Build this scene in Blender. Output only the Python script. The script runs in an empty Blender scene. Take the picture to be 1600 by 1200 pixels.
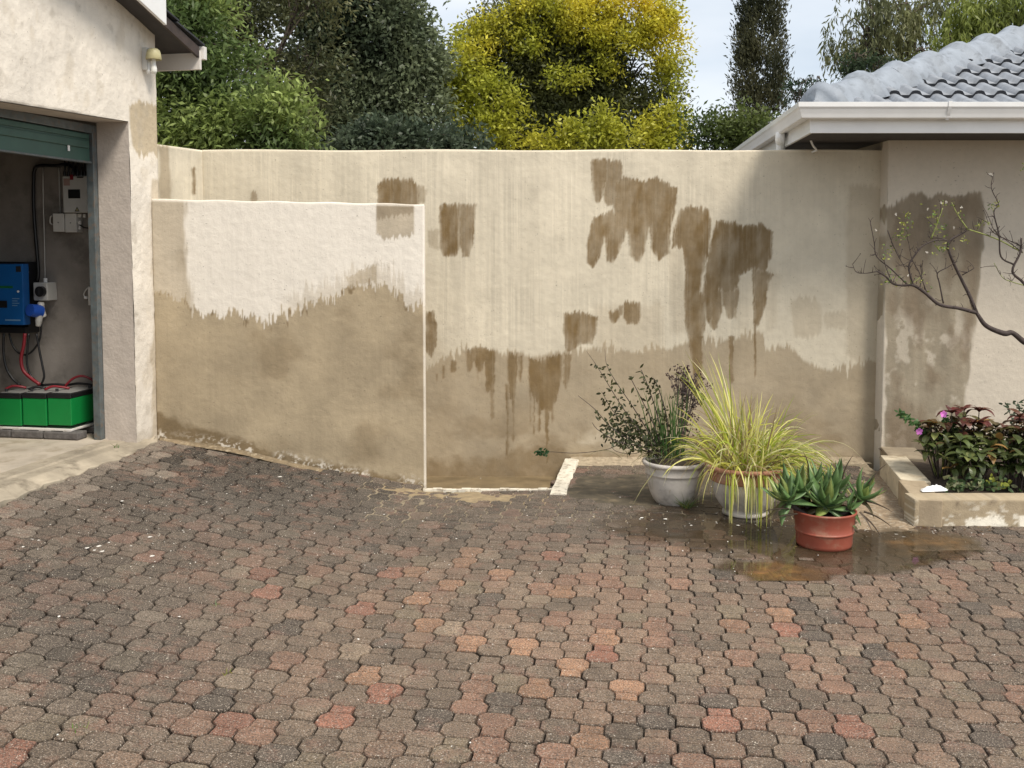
import bpy, bmesh, math, random
import numpy as np
from mathutils import Vector, Matrix

random.seed(7)
RNG = np.random.default_rng(7)
scene = bpy.context.scene
COL = scene.collection

# ------------------------------------------------------------------ camera
CAM_H = 1.65
PITCH = math.radians(4.0)
cam_data = bpy.data.cameras.new("camera")
cam = bpy.data.objects.new("camera", cam_data)
COL.objects.link(cam)
cam.location = (0, 0, CAM_H)
cam.rotation_euler = (math.pi / 2 - PITCH, 0, 0)
cam_data.sensor_width = 36.0
cam_data.lens = 36.0
cam_data.shift_y = -0.0644
cam_data.clip_end = 2000
scene.camera = cam

# ------------------------------------------------------------------ world, sun, exposure
SUN_DIR = Vector((0.44, -0.55, 0.95)).normalized()       # towards the sun
sun_el = math.asin(SUN_DIR.z)
sun_az = math.atan2(SUN_DIR.x, SUN_DIR.y)
world = bpy.data.worlds.new("World")
scene.world = world
world.use_nodes = True
wn = world.node_tree.nodes; wl = world.node_tree.links
for n in list(wn): wn.remove(n)
w_out = wn.new("ShaderNodeOutputWorld")
w_bg = wn.new("ShaderNodeBackground"); w_bg.inputs["Strength"].default_value = 0.12
w_sky = wn.new("ShaderNodeTexSky"); w_sky.sky_type = 'NISHITA'; w_sky.sun_disc = False
w_sky.sun_elevation = sun_el; w_sky.sun_rotation = sun_az
w_sky.air_density = 1.0; w_sky.dust_density = 1.5
w_tc = wn.new("ShaderNodeTexCoord")
w_map = wn.new("ShaderNodeMapping"); w_map.inputs["Scale"].default_value = (1.0, 1.0, 3.2)
w_map.inputs["Location"].default_value = (0.35, 0.1, 0.25)
w_n1 = wn.new("ShaderNodeTexNoise"); w_n1.inputs["Scale"].default_value = 2.3
w_n1.inputs["Detail"].default_value = 6; w_n1.inputs["Roughness"].default_value = 0.5
w_n2 = wn.new("ShaderNodeTexNoise"); w_n2.inputs["Scale"].default_value = 1.6
w_n2.inputs["Detail"].default_value = 5
w_r1 = wn.new("ShaderNodeValToRGB")          # how much cloud
w_r1.color_ramp.elements[0].position = 0.30; w_r1.color_ramp.elements[0].color = (.72, .72, .72, 1)
w_r1.color_ramp.elements[1].position = 0.55; w_r1.color_ramp.elements[1].color = (1, 1, 1, 1)
w_r2 = wn.new("ShaderNodeValToRGB")          # cloud shade
w_r2.color_ramp.elements[0].position = 0.36; w_r2.color_ramp.elements[0].color = (.60, .68, .77, 1)
w_r2.color_ramp.elements[1].position = 0.60; w_r2.color_ramp.elements[1].color = (.90, .93, .97, 1)
w_mul = wn.new("ShaderNodeVectorMath"); w_mul.operation = 'SCALE'; w_mul.inputs["Scale"].default_value = 7.3
w_mix = wn.new("ShaderNodeMix"); w_mix.data_type = 'RGBA'
wl.new(w_tc.outputs["Generated"], w_map.inputs["Vector"])
wl.new(w_map.outputs[0], w_n1.inputs["Vector"]); wl.new(w_map.outputs[0], w_n2.inputs["Vector"])
wl.new(w_n1.outputs["Fac"], w_r1.inputs[0]); wl.new(w_n2.outputs["Fac"], w_r2.inputs[0])
wl.new(w_r2.outputs[0], w_mul.inputs[0])
wl.new(w_r1.outputs[0], w_mix.inputs["Factor"])
wl.new(w_sky.outputs[0], w_mix.inputs["A"]); wl.new(w_mul.outputs[0], w_mix.inputs["B"])
wl.new(w_mix.outputs["Result"], w_bg.inputs[0]); wl.new(w_bg.outputs[0], w_out.inputs[0])

sun_l = bpy.data.lights.new("sun", 'SUN')
sun_l.energy = 2.9; sun_l.angle = math.radians(17); sun_l.color = (1.0, 0.92, 0.81)
sun_o = bpy.data.objects.new("sun", sun_l); COL.objects.link(sun_o)
sun_o.rotation_euler = SUN_DIR.to_track_quat('Z', 'Y').to_euler()
sun_o.location = (3, -5, 9)

scene.view_settings.view_transform = 'Standard'
scene.view_settings.look = 'None'
scene.view_settings.exposure = 0.42
scene.view_settings.gamma = 1
scene.view_settings.use_curve_mapping = False

# ------------------------------------------------------------------ survey helpers
F = 1600.0
CP, SP = math.cos(PITCH), math.sin(PITCH)
def ray(px, py):
    u = (px - 800) / F; v = (497 - py) / F
    return (u, CP + v * SP, -SP + v * CP)
def at(px, py, Y):                      # survey point of the photograph at distance Y
    d = ray(px, py); t = Y / d[1]
    return Vector((d[0] * t, Y, CAM_H + d[2] * t))
def onz(px, py, z=0.0):                 # survey point on a level plane
    d = ray(px, py); t = (z - CAM_H) / d[2]
    return Vector((d[0] * t, d[1] * t, z))
def proj(x, y, z):
    dz = z - CAM_H
    f = y * CP - dz * SP
    up = y * SP + dz * CP
    return 800 + F * x / f, 497 - F * up / f

# garage frame: origin at its far corner, u into the depth, n outwards
GA = math.radians(11.0)
GC = Vector((-2.433, 7.1, 0)); GU = Vector((math.sin(GA), math.cos(GA), 0)); GN = Vector((math.cos(GA), -math.sin(GA), 0))
def gp(s, o, z): return GC + GU * s + GN * o + Vector((0, 0, z))
def gpx(px, py, s):                     # photo survey point on the plane s = const of the garage
    d = Vector(ray(px, py)); O = Vector((0, 0, CAM_H))
    t = (s - (O - GC).dot(GU)) / d.dot(GU)
    P = O + d * t
    return (P - GC).dot(GN), P.z
def gsoff(x, y):                        # (s, o) of a ground point
    v = Vector((x, y, 0)) - GC
    return v.dot(GU), v.dot(GN)

def ground_z(x, y):
    s = max(0.0, -0.60 - x)
    s = s * s / (s + 0.12)
    g = float(np.interp(y, [2.0, 3.5, 5.5, 7.0, 8.0], [.05, .09, .158, .185, .185]))
    return g * s + 0.006 * math.sin(x * 1.7 + 0.6) * math.sin(y * 1.3) + .003 * math.sin(x * 4.1 + y * 2.7)

# ------------------------------------------------------------------ noise for paint and stains
_T = np.random.default_rng(99).random((256, 256))
def vn(x, y, seed=0):
    x = np.asarray(x, float) + seed * 17.31; y = np.asarray(y, float) + seed * 5.77
    xi = np.floor(x).astype(int); yi = np.floor(y).astype(int)
    fx = x - xi; fy = y - yi
    fx = fx * fx * (3 - 2 * fx); fy = fy * fy * (3 - 2 * fy)
    a = _T[xi & 255, yi & 255]; b = _T[(xi + 1) & 255, yi & 255]
    c = _T[xi & 255, (yi + 1) & 255]; d = _T[(xi + 1) & 255, (yi + 1) & 255]
    return (a * (1 - fx) + b * fx) * (1 - fy) + (c * (1 - fx) + d * fx) * fy
def fbm(x, y, seed=0, o=4):
    r = 0; a = .5; t = 0
    for i in range(o):
        r = r + a * vn(x * 2 ** i, y * 2 ** i, seed + i * 3); t += a; a *= .5
    return r / t
def sst(a, b, x):
    t = np.clip((x - a) / (b - a), 0, 1); return t * t * (3 - 2 * t)
def poly_sdf(px, py, pts):
    d = np.full(px.shape, 1e9); inside = np.zeros(px.shape, bool); n = len(pts)
    for i in range(n):
        x0, y0 = pts[i]; x1, y1 = pts[(i + 1) % n]
        ex, ey = x1 - x0, y1 - y0
        t = np.clip(((px - x0) * ex + (py - y0) * ey) / (ex * ex + ey * ey + 1e-9), 0, 1)
        d = np.minimum(d, np.hypot(px - x0 - t * ex, py - y0 - t * ey))
        c = ((y0 > py) != (y1 > py)) & (px < (x1 - x0) * (py - y0) / (y1 - y0 + 1e-9) + x0)
        inside ^= c
    return np.where(inside, -d, d)

# ------------------------------------------------------------------ materials
def nodes_of(name):
    m = bpy.data.materials.new(name); m.use_nodes = True
    nt = m.node_tree; b = nt.nodes["Principled BSDF"]
    return m, nt.nodes, nt.links, b
def noise(N, L, vec, scale, detail=4, rough=.55):
    n = N.new("ShaderNodeTexNoise"); n.inputs["Scale"].default_value = scale
    n.inputs["Detail"].default_value = detail; n.inputs["Roughness"].default_value = rough
    if vec is not None: L.new(vec, n.inputs["Vector"])
    return n.outputs["Fac"]
def ramp(N, L, fac, p0, c0, p1, c1):
    r = N.new("ShaderNodeValToRGB"); e = r.color_ramp.elements
    e[0].position = p0; e[1].position = p1
    f = lambda c: (c, c, c, 1) if isinstance(c, (int, float)) else (*c, 1)
    e[0].color = f(c0); e[1].color = f(c1); L.new(fac, r.inputs[0]); return r.outputs[0]
def mix(N, L, fac, a, b, mode='MIX'):
    m = N.new("ShaderNodeMix"); m.data_type = 'RGBA'; m.blend_type = mode
    for k, v in (("Factor", fac), ("A", a), ("B", b)):
        if isinstance(v, bpy.types.NodeSocket): L.new(v, m.inputs[k])
        elif isinstance(v, (int, float)): m.inputs[k].default_value = v if k == "Factor" else (v, v, v, 1)
        else: m.inputs[k].default_value = (*v, 1)
    return m.outputs["Result"]
def math_(N, L, op, a, b=0.0):
    m = N.new("ShaderNodeMath"); m.operation = op
    for i, v in enumerate((a, b)):
        if isinstance(v, bpy.types.NodeSocket): L.new(v, m.inputs[i])
        else: m.inputs[i].default_value = v
    return m.outputs[0]
def bump(N, L, b, h, strength, dist=.01):
    k = N.new("ShaderNodeBump"); k.inputs["Strength"].default_value = strength; k.inputs["Distance"].default_value = dist
    L.new(h, k.inputs["Height"]); L.new(k.outputs[0], b.inputs["Normal"]); return k
def pos(N, scale=(1, 1, 1), L=None):
    g = N.new("ShaderNodeNewGeometry")
    if scale == (1, 1, 1): return g.outputs["Position"]
    m = N.new("ShaderNodeMapping"); m.inputs["Scale"].default_value = scale
    L.new(g.outputs["Position"], m.inputs["Vector"]); return m.outputs[0]

def simple(name, col, rough=.6, var=.12, scale=8, bmp=.15, bscale=60, metal=0.0, obj=False, spec=.5, bdist=.005, stain=None, detail_stain=9):
    m, N, L, b = nodes_of(name)
    p = pos(N)
    if obj:
        tc = N.new("ShaderNodeTexCoord"); p = tc.outputs["Object"]
    c = mix(N, L, ramp(N, L, noise(N, L, p, scale, 6), .3, 0, .7, 1),
            tuple(x * (1 - var) for x in col), tuple(min(1, x * (1 + var)) for x in col))
    if stain:
        c = mix(N, L, ramp(N, L, noise(N, L, p, detail_stain, 8, .65), .52, 0, .66, .8), c, stain)
    L.new(c, b.inputs["Base Color"])
    b.inputs["Roughness"].default_value = rough; b.inputs["Metallic"].default_value = metal
    b.inputs["Specular IOR Level"].default_value = spec
    if bmp: bump(N, L, b, noise(N, L, p, bscale, 4), bmp, bdist)
    return m

def plaster(name, cream, tan, dark, rough_bump=.5, coarse=22):
    """R = fresh brown wash, G = older tan coat, B = tone (0.5 neutral)."""
    m, N, L, b = nodes_of(name)
    a = N.new("ShaderNodeAttribute"); a.attribute_name = "paint"
    s = N.new("ShaderNodeSeparateColor"); L.new(a.outputs["Color"], s.inputs[0])
    p = pos(N)
    fine = noise(N, L, p, 140, 3); mid = noise(N, L, p, coarse, 5)
    c = mix(N, L, s.outputs[1], cream, tan)
    c = mix(N, L, s.outputs[0], c, dark)
    tone = math_(N, L, 'ADD', math_(N, L, 'MULTIPLY', s.outputs[2], .8), .6)
    tone = math_(N, L, 'MULTIPLY', tone, math_(N, L, 'ADD', math_(N, L, 'MULTIPLY', mid, .16), .92))
    comb = N.new("ShaderNodeCombineColor")
    for i in range(3): L.new(tone, comb.inputs[i])
    c = mix(N, L, 1.0, c, comb.outputs[0], 'MULTIPLY')
    # pinholes and scuffs
    c = mix(N, L, ramp(N, L, noise(N, L, p, 75, 2, .4), .70, 0, .76, .45), c, (.12, .10, .07))
    L.new(c, b.inputs["Base Color"])
    b.inputs["Roughness"].default_value = .88; b.inputs["Specular IOR Level"].default_value = .25
    h = math_(N, L, 'ADD', math_(N, L, 'MULTIPLY', mid, 1.0), math_(N, L, 'MULTIPLY', fine, .35))
    h = math_(N, L, 'ADD', h, math_(N, L, 'MULTIPLY', s.outputs[0], -.1))
    bump(N, L, b, h, rough_bump, .012)
    return m

def tinted(name, rough=.5, src='attr', trans=.0, spec=.3, var=.25, vscale=40, attr='tint'):
    """colour from the mesh attribute 'tint' or from the object's colour"""
    m, N, L, b = nodes_of(name)
    if src == 'attr':
        a = N.new("ShaderNodeAttribute"); a.attribute_name = attr; c = a.outputs["Color"]
    else:
        a = N.new("ShaderNodeObjectInfo"); c = a.outputs["Color"]
    p = pos(N)
    n = noise(N, L, p, vscale, 3)
    g = ramp(N, L, n, .25, 1 - var, .75, 1 + 0.0)
    c = mix(N, L, 1.0, c, g, 'MULTIPLY')
    L.new(c, b.inputs["Base Color"]); b.inputs["Roughness"].default_value = rough
    b.inputs["Specular IOR Level"].default_value = spec
    if trans:
        t = N.new("ShaderNodeBsdfTranslucent"); L.new(c, t.inputs[0])
        ms = N.new("ShaderNodeMixShader"); ms.inputs[0].default_value = trans
        out = [x for x in N if x.type == 'OUTPUT_MATERIAL'][0]
        L.new(b.outputs[0], ms.inputs[1]); L.new(t.outputs[0], ms.inputs[2]); L.new(ms.outputs[0], out.inputs[0])
    return m

M = {}
M['wall_back'] = plaster("cream_plaster", (.60, .54, .425), (.36, .292, .20), (.180, .120, .054), .30)
M['wall_low'] = plaster("white_plaster", (.74, .69, .61), (.375, .305, .205), (.165, .115, .058), .35)
M['wall_house'] = plaster("house_plaster", (.60, .535, .44), (.30, .255, .185), (.20, .15, .10), .35)
M['wall_garage'] = plaster("garage_plaster", (.76, .70, .61), (.47, .385, .26), (.40, .35, .28), .45, 24)
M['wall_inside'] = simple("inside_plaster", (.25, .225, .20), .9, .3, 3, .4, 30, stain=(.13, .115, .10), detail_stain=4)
M['white'] = simple("white_paint", (.80, .80, .79), .35, .04, 6, .03)
M['white_worn'] = simple("worn_white_paint", (.72, .69, .65), .6, .1, 12, .1, stain=(.45, .40, .33), detail_stain=14)
M['fascia_cream'] = simple("cream_board_paint", (.66, .62, .57), .5, .07, 6, .05)
M['dark_brown'] = simple("dark_brown_wood", (.045, .03, .024), .6, .35, 14, .3)
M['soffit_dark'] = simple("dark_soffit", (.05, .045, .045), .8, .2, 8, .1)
M['green_door'] = simple("green_door_paint", (.035, .095, .075), .45, .15, 5, .05)
M['steel_blue'] = simple("blue_grey_steel", (.10, .118, .122), .4, .25, 18, .1, stain=(.16, .12, .09), detail_stain=25)
M['concrete'] = simple("garage_concrete", (.47, .41, .33), .85, .18, 4, .35, 60, stain=(.30, .25, .18), detail_stain=5)
M['trench'] = simple("trench_concrete", (.20, .15, .085), .45, .3, 6, .4, 50, stain=(.16, .12, .07), detail_stain=7)
M['kerb'] = simple("flaking_white_kerb", (.70, .65, .54), .85, .1, 14, .6, 50, stain=(.24, .18, .12), detail_stain=26)
M['mortar'] = simple("crumbling_mortar", (.36, .295, .205), .9, .25, 25, .8, 60, stain=(.2, .15, .1), detail_stain=24)
M['soil'] = simple("garden_soil", (.07, .05, .035), .95, .4, 25, .9, 60)
M['ground'] = simple("bare_ground", (.16, .13, .09), .95, .3, 2, .5, 20)
M['black'] = simple("black_plastic", (.012, .012, .013), .4, .2, 30, .05)
M['black_metal'] = simple("black_metal", (.02, .02, .022), .5, .2, 30, .05)
M['blue'] = simple("blue_metal", (.008, .105, .34), .4, .05, 10, .0)
M['blue_plug'] = simple("blue_plug", (.02, .09, .45), .4, .05, 10, .0)
M['green_case'] = simple("green_battery", (.006, .21, .045), .4, .06, 10, .0)
M['grey_lid'] = simple("grey_lid", (.22, .22, .21), .5, .15, 20, .1)
M['red'] = simple("red_cable", (.20, .012, .02), .45, .1, 10, .0)
M['box_grey'] = simple("pale_box", (.50, .49, .46), .5, .06, 10, .0)
M['box_white'] = simple("white_box", (.62, .60, .56), .45, .06, 10, .0)
M['led_green'] = simple("green_stripe", (.01, .13, .04), .5, .05)
M['pale_blue'] = simple("pale_blue_print", (.16, .30, .48), .5, .05)
M['brick_grey'] = simple("grey_brick", (.12, .11, .105), .9, .3, 30, .8, 70)
M['terracotta'] = simple("terracotta_plastic", (.30, .075, .045), .5, .10, 7, .08, stain=(.34, .17, .11), detail_stain=11)
M['terracotta_clay'] = simple("terracotta_clay", (.42, .20, .12), .8, .2, 12, .3, stain=(.45, .36, .28), detail_stain=12)
M['pot_white'] = simple("weathered_white_pot", (.55, .51, .46), .75, .2, 9, .3, stain=(.28, .25, .22), detail_stain=8)
M['roof_tile'] = simple("grey_roof_tile", (.245, .265, .295), .65, .2, 14, .25, 80, stain=(.22, .23, .25), detail_stain=16)
M['tile_edge'] = simple("dark_tile_edge", (.025, .027, .032), .7, .2, 14, .2)
M['ridge'] = simple("grey_ridge_coat", (.25, .28, .32), .7, .16, 9, .5, 40, stain=(.15, .165, .185), detail_stain=10)
M['bark'] = simple("bark", (.085, .065, .05), .9, .35, 25, .8, 60)
M['twig'] = simple("dark_twig", (.055, .04, .035), .8, .3, 40, .3)
M['twig_green'] = simple("green_twig", (.25, .28, .08), .7, .2, 40, .1)
M['lamp_cream'] = simple("cream_lamp", (.55, .50, .28), .45, .1, 20, .05)
M['glass_white'] = simple("lamp_glass", (.75, .75, .70), .15, .03, 20, .0)
M['leaf'] = tinted("leaf", .45, 'attr', .42, .35, .3, 30)
M['leaf_obj'] = tinted("broad_leaf", .38, 'obj', .18, .45, .35, 30)
M['aloe'] = tinted("aloe_leaf", .42, 'obj', .06, .5, .28, 24)
M['blade'] = tinted("grass_blade", .5, 'attr', .35, .3, .15, 20)
M['chip'] = simple("paint_chip", (.75, .72, .66), .8, .1, 30, .2)
M['paper'] = simple("white_plastic_bag", (.85, .85, .84), .35, .05, 20, .3, 40)
M['pink'] = simple("pink_petal", (.72, .20, .62), .6, .15, 30, .0)

# ------------------------------------------------------------------ object helpers
OFF = {}
def link(o, parent=None):
    COL.objects.link(o)
    if parent is not None: o.parent = parent
    return o
def tag(o, label=None, cat=None, group=None, kind=None):
    if label: o['label'] = label
    if cat: o['category'] = cat
    if group: o['group'] = group
    if kind: o['kind'] = kind
    return o
def thing(name, loc, label, cat, group=None):
    o = bpy.data.objects.new(name, None); o.location = loc; o.empty_display_size = .1
    link(o); OFF[o.name] = Vector(loc); return tag(o, label, cat, group)

class MB:
    def __init__(s): s.v = []; s.f = []; s.c = []; s.mi = []
    def add(s, vs, fs, col=None, mi=0):
        k = len(s.v); s.v += [tuple(v) for v in vs]
        s.f += [tuple(i + k for i in f) for f in fs]; s.mi += [mi] * len(fs)
        s.c += [col or (1, 1, 1)] * len(vs); return s
    def box(s, c, size, X=(1, 0, 0), Y=(0, 1, 0), Z=(0, 0, 1), col=None, mi=0):
        c = Vector(c); X = Vector(X) * size[0] / 2; Y = Vector(Y) * size[1] / 2; Z = Vector(Z) * size[2] / 2
        vs = [c + X * a + Y * b + Z * d for a in (-1, 1) for b in (-1, 1) for d in (-1, 1)]
        return s.add(vs, [(0, 1, 3, 2), (4, 6, 7, 5), (0, 4, 5, 1), (2, 3, 7, 6), (0, 2, 6, 4), (1, 5, 7, 3)], col, mi)
    def box2(s, a, b, col=None, mi=0):
        a = Vector(a); b = Vector(b)
        return s.box((a + b) / 2, [abs(b[i] - a[i]) for i in range(3)], col=col, mi=mi)
    def gbox(s, s0, s1, o0, o1, z0, z1, col=None, mi=0):      # box in the garage's frame
        c = gp((s0 + s1) / 2, (o0 + o1) / 2, (z0 + z1) / 2)
        return s.box(c, (abs(o1 - o0), abs(s1 - s0), abs(z1 - z0)), GN, GU, (0, 0, 1), col, mi)
    def tube(s, pts, r, n=8, col=None, smooth=True, cap=True, mi=0):
        pts = [Vector(p) for p in pts]
        if smooth and len(pts) > 2: pts, r = catmull(pts, r)
        if not isinstance(r, (list, tuple)): r = [r] * len(pts)
        vs = []; fs = []; prev = None
        for i, p in enumerate(pts):
            t = (pts[min(i + 1, len(pts) - 1)] - pts[max(i - 1, 0)])
            if t.length < 1e-9: t = Vector((0, 0, 1))
            t.normalize()
            if prev is None:
                a = Vector((0, 0, 1)) if abs(t.z) < .9 else Vector((1, 0, 0))
                x = t.cross(a).normalized()
            else:
                x = (prev - t * prev.dot(t)).normalized()
            prev = x; y = t.cross(x)
            for k in range(n):
                an = 2 * math.pi * k / n
                vs.append(p + (x * math.cos(an) + y * math.sin(an)) * r[i])
        for i in range(len(pts) - 1):
            for k in range(n):
                a = i * n + k; b = i * n + (k + 1) % n
                fs.append((a, b, b + n, a + n))
        if cap:
            fs.append(tuple(range(n - 1, -1, -1))); fs.append(tuple((len(pts) - 1) * n + k for k in range(n)))
        return s.add(vs, fs, col, mi)
    def lathe(s, c, prof, n=40, col=None, mi=0, squash=0.0, seed=0):
        vs = []; fs = []
        for (r, z) in prof:
            for k in range(n):
                an = 2 * math.pi * k / n
                vs.append((c[0] + r * math.cos(an), c[1] + r * math.sin(an), c[2] + z))
        for i in range(len(prof) - 1):
            for k in range(n):
                a = i * n + k; b = i * n + (k + 1) % n
                fs.append((a, b, b + n, a + n))
        return s.add(vs, fs, col, mi)
    def build(s, name, mats, parent=None, smooth=False, bevel=0, tint=False, label=None):
        me = bpy.data.meshes.new(name)
        off = OFF.get(parent.name, Vector((0, 0, 0))) if parent is not None else Vector((0, 0, 0))
        me.from_pydata([tuple(Vector(v) - off) for v in s.v], [], s.f)
        if not isinstance(mats, (list, tuple)): mats = [mats]
        for m in mats: me.materials.append(m)
        if len(mats) > 1: me.polygons.foreach_set("material_index", s.mi)
        if smooth: me.polygons.foreach_set("use_smooth", [True] * len(me.polygons))
        if tint:
            at_ = me.color_attributes.new("tint", 'FLOAT_COLOR', 'POINT')
            at_.data.foreach_set("color", np.array([(*c, 1) for c in s.c], np.float32).ravel())
        me.update()
        o = bpy.data.objects.new(name, me); link(o, parent)
        if parent is not None: OFF[o.name] = off
        if bevel:
            b = o.modifiers.new("bevel", 'BEVEL'); b.width = bevel; b.segments = 2; b.limit_method = 'ANGLE'
        if label: o['label'] = label
        return o

def catmull(pts, r, sub=5):
    rr = r if isinstance(r, (list, tuple)) else [r] * len(pts)
    P = [pts[0] * 2 - pts[1]] + list(pts) + [pts[-1] * 2 - pts[-2]]; out = []; ro = []
    for i in range(1, len(P) - 2):
        for k in range(sub):
            t = k / sub
            a, b, c, d = P[i - 1], P[i], P[i + 1], P[i + 2]
            out.append(.5 * ((2 * b) + (c - a) * t + (2 * a - 5 * b + 4 * c - d) * t * t + (3 * b - a - 3 * c + d) * t ** 3))
            ro.append(rr[i - 1] * (1 - t) + rr[i] * t)
    out.append(pts[-1]); ro.append(rr[-1]); return out, ro

def fast_mesh(name, verts, quads, mat, parent=None, cols=None, attr="tint", smooth=False):
    verts = np.asarray(verts, np.float32); quads = np.asarray(quads, np.int32)
    me = bpy.data.meshes.new(name)
    off = OFF.get(parent.name, None) if parent is not None else None
    if off is not None: verts = verts - np.array(off, np.float32)
    k = quads.shape[1]
    me.vertices.add(len(verts)); me.vertices.foreach_set("co", verts.ravel())
    me.loops.add(quads.size); me.loops.foreach_set("vertex_index", quads.ravel())
    me.polygons.add(len(quads)); me.polygons.foreach_set("loop_start", np.arange(0, quads.size, k, dtype=np.int32))
    me.update(calc_edges=True)
    if smooth: me.polygons.foreach_set("use_smooth", np.ones(len(quads), bool))
    if cols is not None:
        c4 = np.ones((len(verts), 4), np.float32); c4[:, :3] = cols
        a = me.color_attributes.new(attr, 'FLOAT_COLOR', 'POINT'); a.data.foreach_set("color", c4.ravel())
    me.materials.append(mat)
    o = bpy.data.objects.new(name, me); link(o, parent)
    if parent is not None and off is not None: OFF[o.name] = off
    return o

def wall_panel(name, A, B, zb, zt, thick, mat, paint, parent=None, res=.008, lump=.0015, back=(0.5, .5, .5), holes=None, seed=0, ends=(1, 1), bot=0, u0=0.0):
    """upright wall from ground point A to B seen from its right-hand side (camera side);
    dense front carrying the paint attribute, plain back, top, ends."""
    A = np.array(A, float); B = np.array(B, float); D = B - A; Ln = np.hypot(*D); D /= Ln
    nrm = np.array([D[1], -D[0]])                    # towards the camera
    nu = max(2, int(Ln / res)); U = np.linspace(0, 1, nu + 1)
    zb0 = zb(0); zmax = max(zt(0), zt(1)); zmin = min(zb(0), zb(1))
    nv = max(2, int((zmax - zmin) / res)); V = np.linspace(0, 1, nv + 1)
    uu, vv = np.meshgrid(U, V, indexing='ij')
    Zb = np.vectorize(zb)(U)[:, None]; Zt = np.vectorize(zt)(U)[:, None]
    Z = Zb + (Zt - Zb) * vv
    X = A[0] + D[0] * Ln * uu; Y = A[1] + D[1] * Ln * uu
    px, py = proj(X, Y, Z)
    R, G, Bc = paint(px, py, uu * Ln + u0, Z)
    uL = uu * Ln + u0
    dis = (fbm(uL * 3.3, Z * 3.3, seed + 5, 4) - .5) * 2 * lump * 3 + (fbm(uL * 28, Z * 28, seed + 9, 2) - .5) * lump
    edge = sst(0, .010, np.minimum(np.minimum(uu * Ln if ends[0] else 9, (1 - uu) * Ln if ends[1] else 9), np.minimum(Zt - Z, Z - Zb if bot else 9)))
    dis = dis * edge - (1 - edge) * .003
    X = X + nrm[0] * dis; Y = Y + nrm[1] * dis
    verts = np.stack([X, Y, Z], -1).reshape(-1, 3)
    cols = np.stack([R, G, Bc], -1).reshape(-1, 3)
    idx = np.arange((nu + 1) * (nv + 1)).reshape(nu + 1, nv + 1)
    q = np.stack([idx[:-1, :-1], idx[1:, :-1], idx[1:, 1:], idx[:-1, 1:]], -1).reshape(-1, 4)
    if holes is not None:
        cu = (U[:-1] + U[1:]) / 2 * Ln; cz = (Z[:-1, :-1] + Z[1:, 1:]) / 2
        keep = ~holes(np.broadcast_to(cu[:, None], cz.shape), cz)
        q = q[keep.reshape(-1)]
    n0 = len(verts)
    off = -nrm * thick
    # border ring to the back
    ring = list(idx[:, -1]) + list(idx[::-1, -1][:0])
    top_f = idx[:, -1]; bv = verts[top_f] + np.array([off[0], off[1], 0])
    lf = idx[0, :]; rf = idx[-1, :]
    lb = verts[lf] + np.array([off[0], off[1], 0]); rb = verts[rf] + np.array([off[0], off[1], 0])
    allv = [verts, bv, lb, rb]; allc = [cols, cols[top_f], cols[lf], cols[rf]]
    kt = n0 + np.arange(len(bv)); kl = n0 + len(bv) + np.arange(len(lb)); kr = n0 + len(bv) + len(lb) + np.arange(len(rb))
    qs = [q, np.stack([top_f[:-1], top_f[1:], kt[1:], kt[:-1]], -1),
          ]
    if ends[0]: qs.append(np.stack([lf[1:], kl[1:], kl[:-1], lf[:-1]], -1))
    if ends[1]: qs.append(np.stack([rf[:-1], kr[:-1], kr[1:], rf[1:]], -1))
    if holes is None:
        qs.append(np.array([[kl[0], kl[-1], kr[-1], kr[0]]]))
    return fast_mesh(name, np.concatenate(allv), np.concatenate(qs), mat, parent, np.concatenate(allc), "paint", smooth=True)

# ================================================================== THE WALLS
def strokes(px, py, polys, jag=7.0, seed=0, soft=1.6):
    """brush strokes of brown wash: ragged along the bristles (vertical)."""
    R = np.zeros(px.shape)
    jy = (fbm(px / 1.5, py / 70, seed + 1, 3) - .5) * 2 * jag
    jx = (fbm(px / 22, py / 9, seed + 2, 3) - .5) * 3.0
    for item in polys:
        pts, op = item[0], item[1]
        xs = [p[0] for p in pts]; ys = [p[1] for p in pts]
        sel = (px > min(xs) - 16) & (px < max(xs) + 16) & (py > min(ys) - 24) & (py < max(ys) + 24)
        if not sel.any(): continue
        ym = (min(ys) + max(ys)) / 2; X = px[sel] + jx[sel]; Y = py[sel] + jy[sel] * (.35 if len(item) > 2 else .30 + .85 * sst(ym + 8, ym - 8, py[sel]))
        d = poly_sdf(X, Y, pts)
        d = d + (fbm(X / 5, Y / 5, seed + 4, 2) - .5) * 2.5
        br = fbm(X / 1.7, Y / 90, seed + 3, 2)              # bristle marks
        m = sst(soft, -soft, d) * op * (1 - .10 * sst(.45, .85, br) - .38 * sst(-6, 0, d) * sst(.4, .6, br)) * (.74 + .42 * fbm(X / 13 + Y / 60, Y / 26, seed + 6, 3))
        R[sel] = np.maximum(R[sel], m)
    return R
def blob(x0, x1, y0, y1, tip=None):
    """upright stroke with rounded ends; tip = x of a pointed foot"""
    w = (x1 - x0) / 2; c = (x0 + x1) / 2; r = min(w, (y1 - y0) / 2) * .8
    if tip is None:
        return [(x0, y0 + r * .5), (x0 + r * .4, y0), (x1 - r * .4, y0), (x1, y0 + r * .5), (x1, y1 - r), (x1 - r * .5, y1), (x0 + r * .5, y1), (x0, y1 - r)]
    return [(x0, y0 + r * .5), (x0 + r * .4, y0), (x1 - r * .4, y0), (x1, y0 + r * .5), (x1 - w * .1, (y0 + y1) / 2), (tip + w * .35, y1 - r * .3), (tip, y1), (tip - w * .35, y1 - r * .3), (x0 + w * .1, (y0 + y1) / 2)]
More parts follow.
